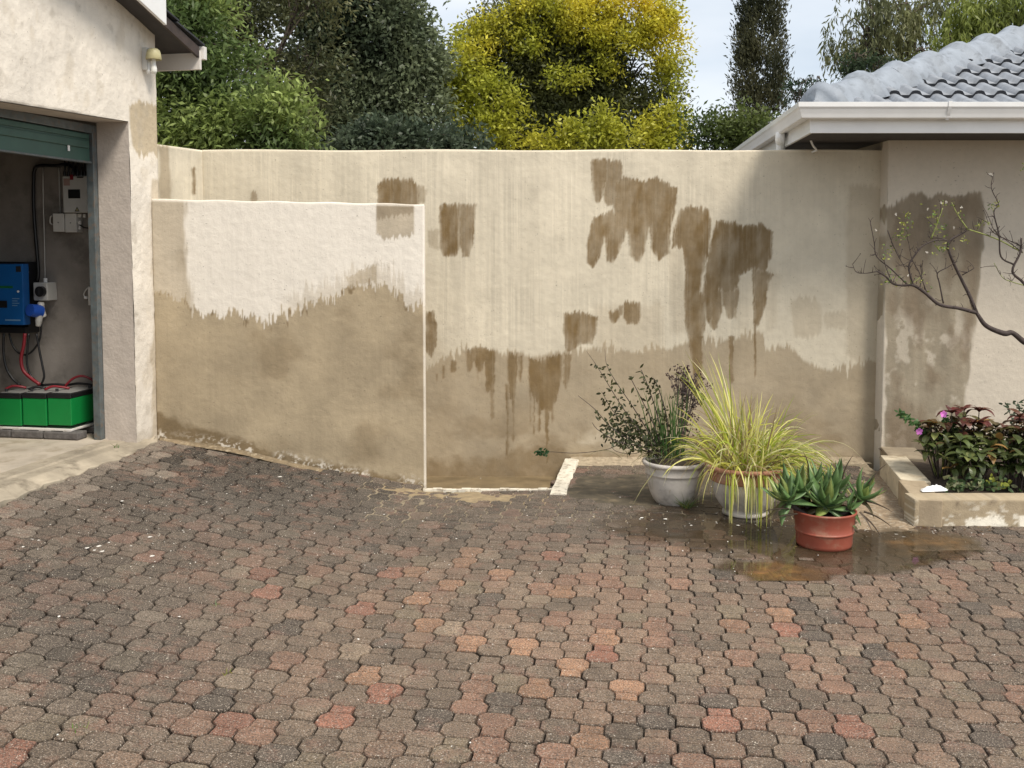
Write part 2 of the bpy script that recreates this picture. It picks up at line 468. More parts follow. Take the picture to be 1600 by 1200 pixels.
def drip(x, y0, y1, w=3.0, bulb=1.0):
    return [(x - w, y0), (x + w, y0), (x + w * .55, (y0 + y1) / 2), (x + w * .7 * bulb, y1 - 6), (x, y1), (x - w * .7 * bulb, y1 - 6), (x - w * .5, (y0 + y1) / 2)]

BACK = [
    (blob(589, 655, 279, 372), .95), ([(650, 288), (668, 296), (664, 318), (650, 318)], .55),
    (blob(686, 719, 318, 401), .98), ([(715, 319), (744, 320), (741, 375), (733, 402), (722, 402), (716, 370)], .85),
    ([(668, 360), (686, 355), (686, 392), (670, 386)], .45),
    ([(664, 487), (676, 486), (683, 505), (682, 540), (675, 560), (664, 548)], .92),
    (blob(691, 695, 571, 592), .8, 1), (blob(703, 712, 563, 582), .85, 1), (drip(682, 584, 598, 2), .6, 1),
    (blob(727, 742, 545, 582, 733), .8), (blob(739, 760, 541, 582, 750), .85), (blob(757, 774, 545, 614, 762), .9),
    (drip(769, 585, 657, 4.5), .9, 1), (drip(746, 570, 598, 2), .6, 1),
    (blob(792, 809, 552, 626, 800), .92), (drip(793, 600, 715, 3.4), .92, 1), (drip(802, 600, 691, 3.2), .85, 1), (drip(800, 702, 716, 2), .6, 1),
    (blob(809, 817, 557, 598, 813), .9),
    ([(826, 560), (845, 563), (860, 556), (879, 554), (878, 590), (871, 622), (862, 645), (845, 640), (832, 618), (826, 600)], .95),
    (drip(828, 600, 664, 1.6), .7, 1), (drip(834, 600, 681, 1.8), .75, 1), (drip(842, 620, 677, 3.5), .85, 1), (drip(854, 630, 726, 4.4, 1.1), .9, 1), (drip(863, 625, 661, 3.5), .85, 1),
    ([(881, 552), (893, 552), (890, 590), (885, 608), (880, 598)], .85),
    ([(880, 489), (905, 486), (934, 494), (932, 520), (925, 538), (908, 538), (890, 550), (884, 548), (880, 520)], .92),
    (blob(950, 970, 485, 506, 958), .9), (blob(966, 975, 474, 492), .7), (blob(974, 1002, 471, 507), .95),
    # large painted figure on the right
    (blob(923, 949, 248, 318, 934), .95), (blob(943, 972, 250, 322), .82),
    ([(958, 286), (975, 276), (1004, 283), (1022, 276), (1058, 294), (1056, 325), (1048, 360), (1046, 395), (1030, 408), (1018, 390), (1014, 355),
      (1008, 392), (998, 412), (984, 400), (980, 362), (968, 392), (958, 412), (948, 408), (944, 372), (938, 402), (926, 419), (917, 410), (917, 380), (926, 342), (938, 335), (958, 328)], .93),
    ([(1062, 328), (1075, 321), (1106, 326), (1111, 345), (1108, 392), (1096, 440), (1090, 470), (1069, 462), (1071, 420), (1066, 388), (1050, 386), (1052, 360)], .95),
    ([(1119, 345), (1146, 346), (1160, 352), (1190, 349), (1208, 362), (1206, 400), (1196, 424), (1174, 422), (1158, 430), (1150, 452), (1138, 460), (1124, 452),
      (1118, 490), (1112, 515), (1104, 500), (1096, 462), (1104, 410), (1112, 370)], .95),
    ([(1069, 455), (1104, 458), (1104, 505), (1096, 540), (1098, 560), (1096, 600), (1088, 618), (1084, 590), (1078, 545), (1070, 500)], .95),
    (blob(1104, 1130, 452, 516, 1116), .93), (blob(1129, 1155, 452, 500, 1140), .85), ([(1146, 440), (1155, 452), (1150, 498), (1140, 490)], .6),
    ([(1174, 422), (1192, 418), (1209, 430), (1202, 440), (1196, 480), (1184, 512), (1177, 505), (1176, 450)], .93),
    (drip(1143, 525, 600, 4.6), .9, 1), (drip(1180, 505, 592, 2.4), .9, 1),
    (blob(299, 306, 262, 304), .9), (blob(392, 402, 299, 316), .6),
]
LOWT = [
    ([(588, 318), (647, 318), (646, 345), (640, 372), (600, 372), (588, 358)], .0),
]

def paint_back(px, py, u, z):
    # cream above, brown-tan coat below, ragged boundary
    bx = [200, 320, 560, 640, 665, 700, 728, 760, 800, 840, 878, 900, 950, 1000, 1025, 1050, 1104, 1150, 1192, 1196, 1233, 1254, 1275, 1296, 1321, 1350, 1390, 1500]
    by = [600, 600, 590, 585, 575, 560, 545, 548, 552, 556, 553, 545, 541, 553, 545, 541, 530, 530, 520, 549, 539, 561, 570, 578, 574, 564, 568, 568]
    b = np.interp(px, bx, by)
    comb = (fbm(px / 2.4, py / 120, 31, 3) - .5) * (4 + 95 * fbm(px / 30, py * 0 + 5, 36, 2) ** 2) + (fbm(px / 30, py / 300, 32, 2) - .5) * 14
    G = sst(-4, 4, py - b - comb) * (.86 + .14 * fbm(px / 30, py / 30, 35, 4))
    # half-tones: thin patches of tan over the cream
    def soft_patch(pts, op, s=6, sd=0):
        d = poly_sdf(px + (fbm(px / 12, py / 40, 40 + sd, 3) - .5) * 12, py + (fbm(px / 3, py / 60, 41 + sd, 3) - .5) * 18, pts)
        return sst(s, -s, d) * op
    for pts, op, s in [
        ([(930, 480), (1035, 476), (1040, 560), (930, 560)], .35, 8), ([(1237, 470), (1260, 462), (1280, 470), (1282, 520), (1262, 530), (1240, 525)], .42, 3),
        ([(1287, 490), (1322, 486), (1320, 516), (1295, 514)], .35, 3), ([(1323, 290), (1400, 290), (1400, 600), (1323, 558)], .42, 5),
        ([(1200, 420), (1218, 430), (1212, 500), (1198, 520)], .3, 8), ([(1045, 392), (1070, 392), (1072, 520), (1046, 520)], .28, 6),
        ([(664, 500), (700, 560), (700, 600), (664, 600)], .4, 14), ([(1150, 430), (1176, 430), (1176, 530), (1150, 530)], .2, 6),
        ([(640, 700), (900, 690), (900, 800), (640, 800)], .3, 20), ([(246, 225), (262, 225), (266, 320), (252, 330)], .8, 3)]:
        G = np.maximum(G, soft_patch(pts, op, s, int(pts[0][0]) % 7))
    # cream smears through the tan
    G = G - soft_patch([(885, 690), (990, 660), (1085, 700), (1080, 708), (880, 712)], .35, 10, 3)
    R = strokes(px, py, BACK, 5, 50)
    # wet rising damp at the foot
    damp = sst(-10, 10, py - np.interp(px, [600, 664, 750, 860, 900, 1000, 1100, 1400], [722, 722, 716, 690, 708, 712, 714, 716]) + (fbm(px / 14, py / 14, 61, 4) - .5) * 22)
    R = np.maximum(R, damp * .62 * (.7 + .5 * fbm(px / 9, py / 9, 62, 3)))
    spill = sst(.52, .72, fbm(px / 60, py / 38, 63, 4)) * sst(600, 700, py) * .42
    R = np.maximum(R, spill)
    # fine pale runs down the upper part
    run = fbm(px / 1.5, py / 160, 70, 2); run2 = fbm(px / 5, py / 240, 71, 2)
    brk = sst(.3, .6, fbm(px / 25, py / 60, 74, 3))
    amt = sst(640, 480, py) * sst(1320, 1000, px) + .25 * sst(760, 560, py)
    Bc = .5 + ((run - .5) * .30 * brk + (run2 - .5) * .16) * amt
    Bc = Bc + (fbm(px / 40, py / 40, 72, 5) - .5) * (.28 + .34 * sst(560, 620, py))
    Bc = Bc + .10 * sst(.6, .75, fbm(px / 70, py / 50, 73, 3)) * sst(600, 500, py)
    Bc = np.where(z > 2.365, .72, Bc)
    return np.clip(R, 0, 1), np.clip(G, 0, 1), np.clip(Bc, 0, 1)

def paint_low(px, py, u, z):
    bx = [240, 268, 290, 299, 327, 346, 365, 379, 407, 430, 439, 453, 481, 500, 519, 547, 575, 593, 612, 631, 645, 664]
    by = [455, 462, 466, 486, 489, 496, 484, 488, 500, 505, 496, 486, 474, 470, 462, 447, 443, 445, 452, 470, 478, 478]
    b = np.interp(px, bx, by)
    comb = (fbm(px / 1.9, py / 120, 131, 3) - .5) * (10 + 60 * fbm(px / 24, py * 0 + 3, 145, 2)) + (fbm(px / 9, py / 300, 132, 2) - .5) * 12 + (fbm(px / 8, py / 8, 146, 2) - .5) * 8
    G = sst(-2.5, 2.5, py - b - comb)
    thin = sst(-4, 10, py - b - comb + 22 + 16 * sst(.45, .7, fbm(px / 4, py / 250, 133, 2))) * .35 * sst(425, 470, px)
    G = np.maximum(G, thin)
    left = sst(4, -4, px - 290 + (fbm(px / 5, py / 40, 134, 3) - .5) * 10 - 10 * sst(390, 470, py)) * .72
    G = np.maximum(G, left)
    jag = (fbm(px / 2.2, py / 60, 135, 3) - .5) * 16
    d = poly_sdf(px, py + jag, [(588, 300), (647, 300), (647, 368), (600, 374), (588, 362)])
    G = np.maximum(G, sst(1.6, -1.6, d) * .75)
    d = poly_sdf(px, py + jag, [(540, 433), (562, 424), (589, 413), (589, 442), (560, 446), (545, 448)])
    G = np.maximum(G, sst(1.5, -1.5, d) * (.55 + .35 * fbm(px / 2, py / 90, 136, 2)))
    R = sst(2, -2, poly_sdf(px, py + jag, [(588, 310), (646, 310), (646, 334), (588, 342)])) * .5
    # dark flecks along the boundary
    R = np.maximum(R, sst(9, 2, np.abs(py - b - comb - 5)) * sst(.60, .74, fbm(px / 7, py / 16, 137, 3)) * .75)
    R = np.maximum(R, sst(.55, .8, fbm(px / 70, py / 60, 138, 5)) * .35 * G)
    top = np.interp(px, [243, 290, 337, 383, 430, 481, 547, 664], [645, 664, 672, 690, 708, 722, 731, 757])
    damp = sst(-6, 6, py - top + (fbm(px / 11, py / 11, 139, 4) - .5) * 18)
    R = np.maximum(R, damp * .82)
    R = np.maximum(R, sst(252, 244, px) * sst(640, 690, py) * .8)
    # salt bloom just above the paving
    foot = np.interp(px, [243, 300, 360, 453, 547, 659], [689, 697, 704, 727, 748, 765])
    salt = sst(18, 3, np.abs(py - foot + 7)) * sst(.50, .62, fbm(px / 4, py / 3, 140, 4)) * sst(.35, .6, fbm(px / 40, py / 40, 141, 2))
    R = R * (1 - salt); G = G * (1 - .75 * salt)
    Bc = .5 + (fbm(px / 45, py / 45, 142, 5) - .5) * (.10 + .55 * G) + (fbm(px / 2.5, py / 150, 143, 2) - .5) * .10
    Bc = Bc - .10 * sst(560, 660, px) * 0
    pale_edge = np.maximum(sst(1.950, 1.962, z + u * .0185), sst(1.836, 1.844, u)) * .8  # edge wear plus the lit bevel, painted paler along top and free end
    G = G * (1 - pale_edge * .8); R = R * (1 - pale_edge); Bc = Bc + .14 * pale_edge
    return np.clip(R, 0, 1), np.clip(G, 0, 1), np.clip(Bc, 0, 1)

def paint_house(px, py, u, z):
    pts = [(1384, 330), (1404, 318), (1418, 305), (1436, 300), (1450, 308), (1471, 298), (1487, 306), (1503, 308), (1519, 300), (1534, 304),
           (1539, 332), (1536, 385), (1528, 460), (1521, 530), (1514, 590), (1508, 640), (1506, 760), (1384, 760)]
    d = poly_sdf(px + (fbm(px / 9, py / 25, 201, 3) - .5) * 8, py + (fbm(px / 2, py / 50, 202, 3) - .5) * 13 + (fbm(px / 26, py / 60, 207, 2) - .5) * 16, pts)
    G = sst(2.5, -2.5, d) * .95
    peel = sst(.56, .66, fbm(px / 22, py / 30, 203, 5)) * sst(430, 520, py)
    G = G * (1 - .55 * peel)
    R = sst(4, -10, d) * sst(.45, .7, fbm(px / 30, py / 60, 204, 5)) * .7
    R = np.maximum(R, sst(4, -4, d) * sst(420, 330, py) * .45)
    run = fbm(px / 7, py / 180, 205, 2)
    Bc = .5 + (fbm(px / 30, py / 45, 206, 5) - .5) * (.12 + .5 * G) + (run - .5) * .3 * G
    return np.clip(R, 0, 1), np.clip(G, 0, 1), np.clip(Bc, 0, 1)

def paint_garage(px, py, u, z):
    jag = (fbm(px / 3, py / 60, 301, 3) - .5) * 22
    d = poly_sdf(px, py + jag, [(203, 165), (215, 160), (256, 166), (256, 246), (240, 240), (220, 244), (208, 232), (204, 196)])
    G = sst(2, -2, d) * .9
    d = poly_sdf(px + (fbm(px / 5, py / 30, 302, 3) - .5) * 10, py, [(238, 280), (260, 280), (260, 700), (238, 700), (236, 560), (240, 480)])
    G = np.maximum(G, sst(3, -3, d) * .65)
    G = np.maximum(G, sst(.60, .75, fbm(u * 9, z * 5, 303, 4)) * .25)
    R = sst(.66, .76, fbm(u * 11 + 3, z * 9, 304, 5)) * .35
    R = np.maximum(R, sst(665, 690, py + (fbm(px / 6, py / 6, 305, 3) - .5) * 20) * .6)
    Bc = .5 + (fbm(u * 5, z * 5, 306, 5) - .5) * .30 + (fbm(u * 40, z * 6, 307, 2) - .5) * .10
    return np.clip(R, 0, 1), np.clip(G, 0, 1), np.clip(Bc, 0, 1)

def plain_paint(r, g):
    def f(px, py, u, z):
        Bc = .5 + (fbm(u * 5, z * 4, 401, 5) - .5) * .3
        return np.full(px.shape, r), np.clip(np.full(px.shape, g) + (fbm(u * 3, z * 3, 402, 4) - .5) * .3, 0, 1), Bc
    return f

BW_Y = 7.83
wb = wall_panel("boundary_wall", (-2.35, BW_Y), (2.95, BW_Y), lambda t: -.2, lambda t: 2.38 + .004 * math.sin(t * 23), .2, M['wall_back'], paint_back, seed=1)
tag(wb, "long cream boundary wall streaked with brown brush strokes behind the pots", "wall")
wr = wall_panel("return_wall", (-2.62, 7.14), (-2.33, BW_Y + .05), lambda t: -.2, lambda t: 2.378, .18, M['wall_back'], paint_back, seed=2, res=.01)
tag(wr, "short cream return wall between the garage corner and the long boundary wall", "wall")
wlw = wall_panel("screen_wall", (-2.452, 7.0), (-.603, 7.04), lambda t: -.22, lambda t: 1.972 - .034 * t + .003 * math.sin(t * 31), .11, M['wall_low'], paint_low, seed=3, res=.007)
tag(wlw, "lower free-ended wall, white above and brown wash below, beside the garage", "wall")

# trench behind the screen wall, with its lip and flaking kerb
mb = MB(); mb.box2((-2.6, 6.85, -.5), (.40, BW_Y, -.126))
tr = mb.build("trench_floor", M['trench']); tag(tr, kind='structure')
mb = MB()
for i in range(14):
    x0 = -.603 + i * .065; x1 = x0 + .0655
    yj = 6.832 + .004 * math.sin(i * 2.1)
    mb.box2((x0, yj, -.3), (x1 - .0005, yj + .03 + .004 * math.sin(i * 3.3), .012 + .003 * math.sin(i * 1.7)))
o = mb.build("trench_lip", M['kerb'], None, bevel=.003); tag(o, "thin white painted lip along the front of the sunken trench", "edging")

M['mortar_dark'] = simple("damp_mortar", (.20, .15, .09), .9, .3, 25, .6, 60, stain=(.42, .35, .24), detail_stain=30)
def rough_strip(name, mat, pts, w, h, seed, parent=None, seg=.03, flat=False):
    """crumbly strip along a ground polyline; w wide, h high"""
    P = [Vector(p) for p in pts]; v = []; f = []; k = 0
    rr = random.Random(seed)
    line = []
    for a, b in zip(P[:-1], P[1:]):
        n = max(1, int((b - a).length / seg))
        for i in range(n): line.append((a.lerp(b, i / n), (b - a).normalized()))
    line.append((P[-1], (P[-1] - P[-2]).normalized()))
    prof = [(-.5, -.3), (-.5, .85), (-.44, .98), (0, 1), (.44, .98), (.5, .85), (.5, -.3)] if flat else [(-.5, -.1), (-.35, .12), (-.1, .35), (.15, .6), (.35, .85), (.5, 1.0), (.5, -.2)]
    for p, d in line:
        nx = Vector((-d.y, d.x, 0))
        for (a, b) in prof:
            q = p + nx * (a * w * (1 + rr.uniform(-.1, .1))) + Vector((0, 0, b * h * (1 + rr.uniform(-.07, .07)) + rr.uniform(-.002, .002)))
            v.append(tuple(q))
    n = len(prof)
    for i in range(len(line) - 1):
        for j in range(n - 1):
            f.append((i * n + j, i * n + j + 1, (i + 1) * n + j + 1, (i + 1) * n + j))
    m = MB(); m.add(v, f); m.f.append(tuple(range(n))); m.mi.append(0)
    return m.build(name, mat, parent)
kb = rough_strip("kerb", M['kerb'], [tuple(onz(871, 775, 0) + Vector((0, 0, -.06))), tuple(onz(880, 752, 0) + Vector((0, 0, -.06))), tuple(onz(893, 721, 0) + Vector((0, 0, -.052)))], .11, .075, 5, flat=True, seg=.11)
tag(kb, "flaking white kerb strip at the right end of the sunken trench", "kerb")
mf = rough_strip("mortar_fillet", M['mortar'], [(.455, BW_Y - .085, -.006), (2.7, BW_Y - .085, -.006)], .20, .034, 6, seg=.05)
tag(mf, "crumbly pale mortar fillet along the foot of the boundary wall", "mortar")
mf = rough_strip("mortar_fillet", M['mortar_dark'], [(-2.43, 6.992, .315), (-1.925, 6.992, .235), (-1.52, 6.996, .135), (-1.11, 7.0, .045), (-.62, 7.02, -.03)], .03, .022, 7, seg=.035)
tag(mf, "thin salty mortar line along the foot of the lower free-ended wall", "mortar")

# ------------------------------------------------------------------ the garage
garage = thing("garage", GC, "whitewashed plaster garage with its door half raised and dark eaves", "garage")
def groof(s): return 3.083 - .27 * s
# front wall: u runs from s=-4.2 to 0 (A near, B far); opening between s=-2.75 and -.353
S0 = -4.2
A2 = gp(S0, 0, 0); B2 = gp(0, 0, 0)
def lintel(s): return 2.464 + .0305 * (s + .353)
def ghole(u, z):
    s = u + S0
    return (s > -2.75) & (s < -.353) & (z < 2.464 + .0305 * (s + .353))
SL, SR = -2.75, -.353
def gpan(sa, sb, zb, ends, bot, seed=8):
    A_ = gp(sa, 0, 0); B_ = gp(sb, 0, 0)
    return wall_panel("front_wall", (A_.x, A_.y), (B_.x, B_.y), zb, lambda t: groof(sa + (sb - sa) * t) + .02, .23, M['wall_garage'], paint_garage, garage,
                      res=.011, lump=.0032, seed=seed, ends=ends, bot=bot, u0=sa - S0)
gpan(S0, SL, lambda t: -.1, (1, 0), 0)
gpan(SL, SR, lambda t: lintel(SL + (SR - SL) * t), (0, 0), 1)
gpan(SR, 0, lambda t: -.1, (0, 1), 0)
# reveal faces of the opening and inner lining
def grid_face(mb, P, Q, R_, n1, n2, amp, seed):
    """plaster face spanned by P->Q and P->R"""
    P, Q, R_ = Vector(P), Vector(Q), Vector(R_); e1 = Q - P; e2 = R_ - P; nn = e1.cross(e2).normalized()
    v = []; f = []
    for i in range(n1 + 1):
        for j in range(n2 + 1):
            k = 0 if i in (0, n1) or j in (0, n2) else (float(fbm(i * .35, j * .35, seed, 3)) - .5) * amp
            v.append(P + e1 * (i / n1) + e2 * (j / n2) + nn * k)
    for i in range(n1):
        for j in range(n2):
            a = i * (n2 + 1) + j; f.append((a, a + 1, a + n2 + 2, a + n2 + 1))
    mb.add(v, f)
M['reveal'] = simple("reveal_plaster", (.50, .44, .385), .9, .1, 9, .45, 42, bdist=.008)
mb = MB()
zl = lintel(-.353)
grid_face(mb, gp(-.3536, -.002, .0), gp(-.3536, -.232, .0), gp(-.3536, -.002, zl - .004), 10, 70, .005, 3)
mb.build("door_reveal", M['reveal'], garage, smooth=True)
mb = MB()
grid_face(mb, gp(-.353, -.004, zl - .004), gp(-.353, -.232, zl - .004), gp(-2.75, -.004, lintel(-2.75) - .004), 4, 60, .004, 4)
grid_face(mb, gp(-2.751, -.002, .0), gp(-2.751, -.232, .0), gp(-2.751, -.002, lintel(-2.75)), 8, 30, .008, 5)
mb.build("door_reveal", M['reveal'], garage, smooth=True)
# rear leaf of the pillar and lintel, side wall, far walls, ceiling
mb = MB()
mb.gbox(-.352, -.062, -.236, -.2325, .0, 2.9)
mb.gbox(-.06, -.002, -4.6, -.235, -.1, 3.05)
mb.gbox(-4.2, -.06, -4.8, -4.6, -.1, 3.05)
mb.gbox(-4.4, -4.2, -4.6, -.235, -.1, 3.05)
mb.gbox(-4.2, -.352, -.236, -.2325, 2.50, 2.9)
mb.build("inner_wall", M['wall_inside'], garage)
mb = MB(); mb.gbox(-4.3, -.002, -4.7, -.24, 2.90, 2.93)
mb.build("ceiling", M['soffit_dark'], garage)
# steel door frame
mb = MB(); mb.gbox(-.40, -.355, -.285, -.234, .363, 2.44); mb.gbox(-.385, -.37, -.292, -.286, .363, 2.44)
mb.build("door_frame", M['steel_blue'], garage, bevel=.004)
mb = MB(); mb.gbox(-2.70, -.40, -.285, -.234, 2.385, 2.44)
mb.build("door_frame", M['steel_blue'], garage, bevel=.004)
# tilted green door: three ribs parts and a bottom rail
door = MB(); door.gbox(-2.68, -.42, -.27, -.245, 2.20, 2.38)
do = door.build("door", M['green_door'], garage, bevel=.003)
for z0, z1, oo in ((2.285, 2.33, .014), (2.345, 2.375, .010)):
    m = MB(); m.gbox(-2.66, -.44, -.245, -.245 + oo, z0, z1); m.build("door_rib", M['green_door'], do, bevel=.003)
m = MB(); m.gbox(-2.68, -.42, -.275, -.232, 2.190, 2.202); m.build("bottom_rail", M['steel_blue'], do, bevel=.002)
m = MB(); m.gbox(-1.75, -1.60, -.243, -.225, 2.262, 2.274); m.build("handle", M['white'], do, bevel=.002)
m = MB(); m.gbox(-.66, -.64, -.243, -.236, 2.25, 2.29); m.build("latch", M['white'], do, bevel=.002)
# roof over the gable: slab, dark underside, verge tiles, barge board, eaves fascia
def sl(s, o, dz): return gp(s, o, groof(s) + dz)
def slab(mb, s0, s1, o0, o1, d0, d1):
    vs = [sl(s, o, d) for s in (s0, s1) for o in (o0, o1) for d in (d0, d1)]
    mb.add(vs, [(0, 1, 3, 2), (4, 6, 7, 5), (0, 4, 5, 1), (2, 3, 7, 6), (0, 2, 6, 4), (1, 5, 7, 3)])
m = MB(); slab(m, -3.6, .275, -4.6, .155, .004, .03); m.build("soffit", M['soffit_dark'], garage)
m = MB(); slab(m, -3.6, .275, .158, .178, -.03, .045); m.build("verge_board", M['dark_brown'], garage, bevel=.002)
bg = MB(); slab(bg, -3.6, -.205, .181, .203, -.035, .15); bg.build("barge_board", M['white'], garage, bevel=.003)
m = MB(); m.gbox(.276, .302, -4.6, .18, groof(.28) - .11, groof(.28) + .022); m.build("fascia", M['fascia_cream'], garage, bevel=.002)
m = MB(); m.gbox(.303, .345, .13, .20, groof(.28) - .035, groof(.28) + .055); m.build("fascia_end", M['white_worn'], garage, bevel=.003)
k = 0
for i in range(11):
    s1 = .33 - i * .35; s0 = s1 - .38
    m = MB(); slab(m, s0, s1, -.2, .195, .048 + .012, .066 + .008)
    vs = m.v
    m.v = [Vector(v) + Vector((0, 0, .014 if (Vector(v) - GC).dot(GU) > (s0 + s1) / 2 else -.008)) for v in vs]
    m.build("roof_tile", M['tile_edge'], garage, bevel=.003)
m = MB(); slab(m, -3.6, .30, -4.7, -.2, .045, .075); m.build("roof_cover", M['roof_tile'], garage)
# far slope of the roof, behind the ridge
m = MB()
vs = [gp(-3.6, o, groof(-3.6) + d) for o in (-4.7, .19) for d in (.0, .06)] + [gp(-7.4, o, groof(.2) + d) for o in (-4.7, .19) for d in (.0, .06)]
m.add(vs, [(0, 1, 3, 2), (4, 6, 7, 5), (0, 4, 5, 1), (2, 3, 7, 6), (0, 2, 6, 4), (1, 5, 7, 3)]); m.build("rear_roof", M['roof_tile'], garage)

# garage floor and threshold apron
mb = MB()
mb.gbox(-4.25, -.061, -4.62, -.22, -.2, .362)
o = mb.build("garage_floor", M['concrete']); tag(o, kind='structure')
rows = 60; mb = MB(); v = []; f = []
for i in range(rows + 1):
    s = -4.2 + i * (4.16 / rows)
    edge = .09 + .010 * math.sin(i * .9) + .012 * math.sin(i * 2.3) - .10 * max(0, (s + .5) / .5)
    for (o_, z_) in ((-.22, .3605), (-.10, .362 + .002 * math.sin(i)), (-.085, .354), (0.0, .352), (edge - .03, None), (edge - .008, None), (edge, None), (edge, -.1)):
        q_ = gp(s, edge, 0); ge = ground_z(q_.x, q_.y) + .010
        if z_ is None: z_ = min(.35, ge + (.006 if o_ < edge - .02 else 0) - (.006 if o_ == edge else 0))
        v.append(gp(s, o_, z_ if s < -.6 or z_ < 0 or o_ > edge - .04 else z_ - .03 * (s + .6)))
for i in range(rows):
    for j in range(7): f.append((i * 8 + j, i * 8 + j + 1, (i + 1) * 8 + j + 1, (i + 1) * 8 + j))
mb.add(v, f); M['apron'] = simple("dirty_apron", (.36, .31, .235), .9, .3, 5, .6, 45, stain=(.15, .125, .09), detail_stain=6)
o = mb.build("garage_threshold", M['apron'], None, smooth=False); tag(o, kind='structure')

# ------------------------------------------------------------------ the house
HX = 2.80; HY = 7.69
house = thing("house", (3.5, 7.6, 0), "house corner with grey tiled hip roof and deep white eaves", "house")
wall_panel("wall", (HX, HY), (6.2, HY), lambda t: -.1, lambda t: 2.52, .2, M['wall_house'], paint_house, house, res=.009, seed=12)
# return of the house wall down to the boundary wall, and recessed wall behind it
wall_panel("wall", (HX + .001, 9.6), (HX + .001, HY + .002), lambda t: -.1, lambda t: 2.52, .2, M['wall_house'], plain_paint(.0, .8), house, res=.03, seed=13)
m = MB(); m.box2((2.80, 9.6, -.1), (6.2, 9.8, 2.43)); m.box2((2.80, 9.802, -.1), (2.95, 14, 2.43)); m.build("rear_wall", M['fascia_cream'], house)
wd = MB(); wd.box2((2.95, 9.57, 1.3), (3.6, 9.597, 2.40)); wd.build("window", M['black'], house, bevel=.003)
# eaves geometry
E = Vector((2.06, 7.10, 0)); LD = Vector((.087, .996, 0)).normalized(); LO = Vector((-LD.y, LD.x, 0))
EZ = 2.425
def mitre(d): return E + Vector((-1.06, -1.0, 0)) * d
def eave_run(mb, prof, mi=0):
    """prof: (outward, z); front run to the right and side run to the back, mitred"""
    n = len(prof); vs = []
    for (d, z) in prof: vs.append(Vector((6.4, E.y - d, EZ + z)))
    for (d, z) in prof: q = mitre(d); vs.append(Vector((q.x, q.y, EZ + z)))
    for (d, z) in prof: q = E + LD * 6.5 + LO * d; vs.append(Vector((q.x, q.y, EZ + z)))
    fs = [(r * n + j, r * n + (j + 1) % n, (r + 1) * n + (j + 1) % n, (r + 1) * n + j) for r in (0, 1) for j in range(n)]
    mb.add(vs, fs)
    mb.add([tuple(v) for v in vs[:n]], [tuple(range(n))])
for gx_ in (2.95, 4.35):
    m = MB(); q_ = [(gx_ + dx_, E.y - d_, EZ + z_) for dx_ in (-.012, .012) for d_, z_ in ((.020, .088), (.08, .080), (.104, .12), (.127, .165), (.129, .200), (.116, .202))]
    m.add(q_, [(i, i + 1, i + 7, i + 6) for i in range(5)]); m.build('gutter_joint', M['white'], house)
m = MB(); eave_run(m, [(0, 0), (.02, 0), (.02, .185), (0, .185)]); m.build("fascia_board", M['white'], house)
gut = MB(); eave_run(gut, [(.022, .098), (.075, .085), (.092, .095), (.10, .12), (.112, .15), (.122, .165), (.124, .195), (.116, .197), (.114, .170), (.1, .155), (.085, .10), (.07, .094), (.03, .106), (.028, .19), (.022, .19)])
gut.build("gutter", M['white'], house)
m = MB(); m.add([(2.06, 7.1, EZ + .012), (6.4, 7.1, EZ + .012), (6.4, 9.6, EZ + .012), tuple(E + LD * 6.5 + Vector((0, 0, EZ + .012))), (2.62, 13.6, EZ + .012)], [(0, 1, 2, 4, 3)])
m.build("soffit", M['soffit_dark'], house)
dp = MB(); q = at(1227, 215, 7.9)
dp.tube([(2.06, 7.95, 2.52), (2.06, 7.95, 2.46), (2.10, 8.08, 2.34), (2.10, 8.10, 0.2)], .036, 12)
dp.build("downpipe", M['white'], house, smooth=True)
m = MB(); m.tube([(2.22, 7.7, 2.45), (2.25, 7.72, 2.40), (2.28, 7.74, 2.37), (2.26, 7.78, 2.36)], .008, 6); m.build("wire_hook", M['white'], house, smooth=True)

# tiled hip roof
RP = math.radians(23.3); cr, sr = math.cos(RP), math.sin(RP)
def tile_arrays():
    W = .30; nx = 17; rows_y = [(-.004, 0.0), (.18, -.008), (.372, -.018)]
    prof = []
    for i in range(nx):
        x = W * i / (nx - 1)
        h = 0
        for c0 in (.045, .195):
            t = (x - c0) / .045
            if abs(t) < 1: h = .034 * math.sqrt(max(0, 1 - t * t)) ** .9
        prof.append((x, h))
    v = []; f = []; mi = []
    for (y, dz) in rows_y:
        for (x, h) in prof: v.append((x, y, h * (1 if y < .3 else .92) + dz + (.034 if y < .1 else .026)))
    for r in range(2):
        for i in range(nx - 1): f.append((r * nx + i, r * nx + i + 1, (r + 1) * nx + i + 1, (r + 1) * nx + i)); mi.append(0)
    b = len(v)
    for (x, h) in prof: v.append((x, -.002, h - .002))
    for i in range(nx - 1): f.append((b + i, b + i + 1, i + 1, i)); mi.append(1)
    return v, f, mi
TV, TF, TMI = tile_arrays()
TILE_ME = bpy.data.meshes.new("roof_tile"); TILE_ME.from_pydata(TV, [], TF)
TILE_ME.materials.append(M['roof_tile']); TILE_ME.materials.append(M['tile_edge'])
TILE_ME.polygons.foreach_set("material_index", TMI); TILE_ME.polygons.foreach_set("use_smooth", [m == 0 for m in TMI]); TILE_ME.update()
RC = mitre(.03) + Vector((0, 0, EZ + .150))             # foot of the hip
HPX = 1.22
hip_dir = Vector((HPX, 1, 0)).normalized(); hip_n = Vector((-1, HPX, 0)).normalized()
RP2 = math.atan(math.tan(RP) / (HPX * .996 - .087)); cr2, sr2 = math.cos(RP2), math.sin(RP2)
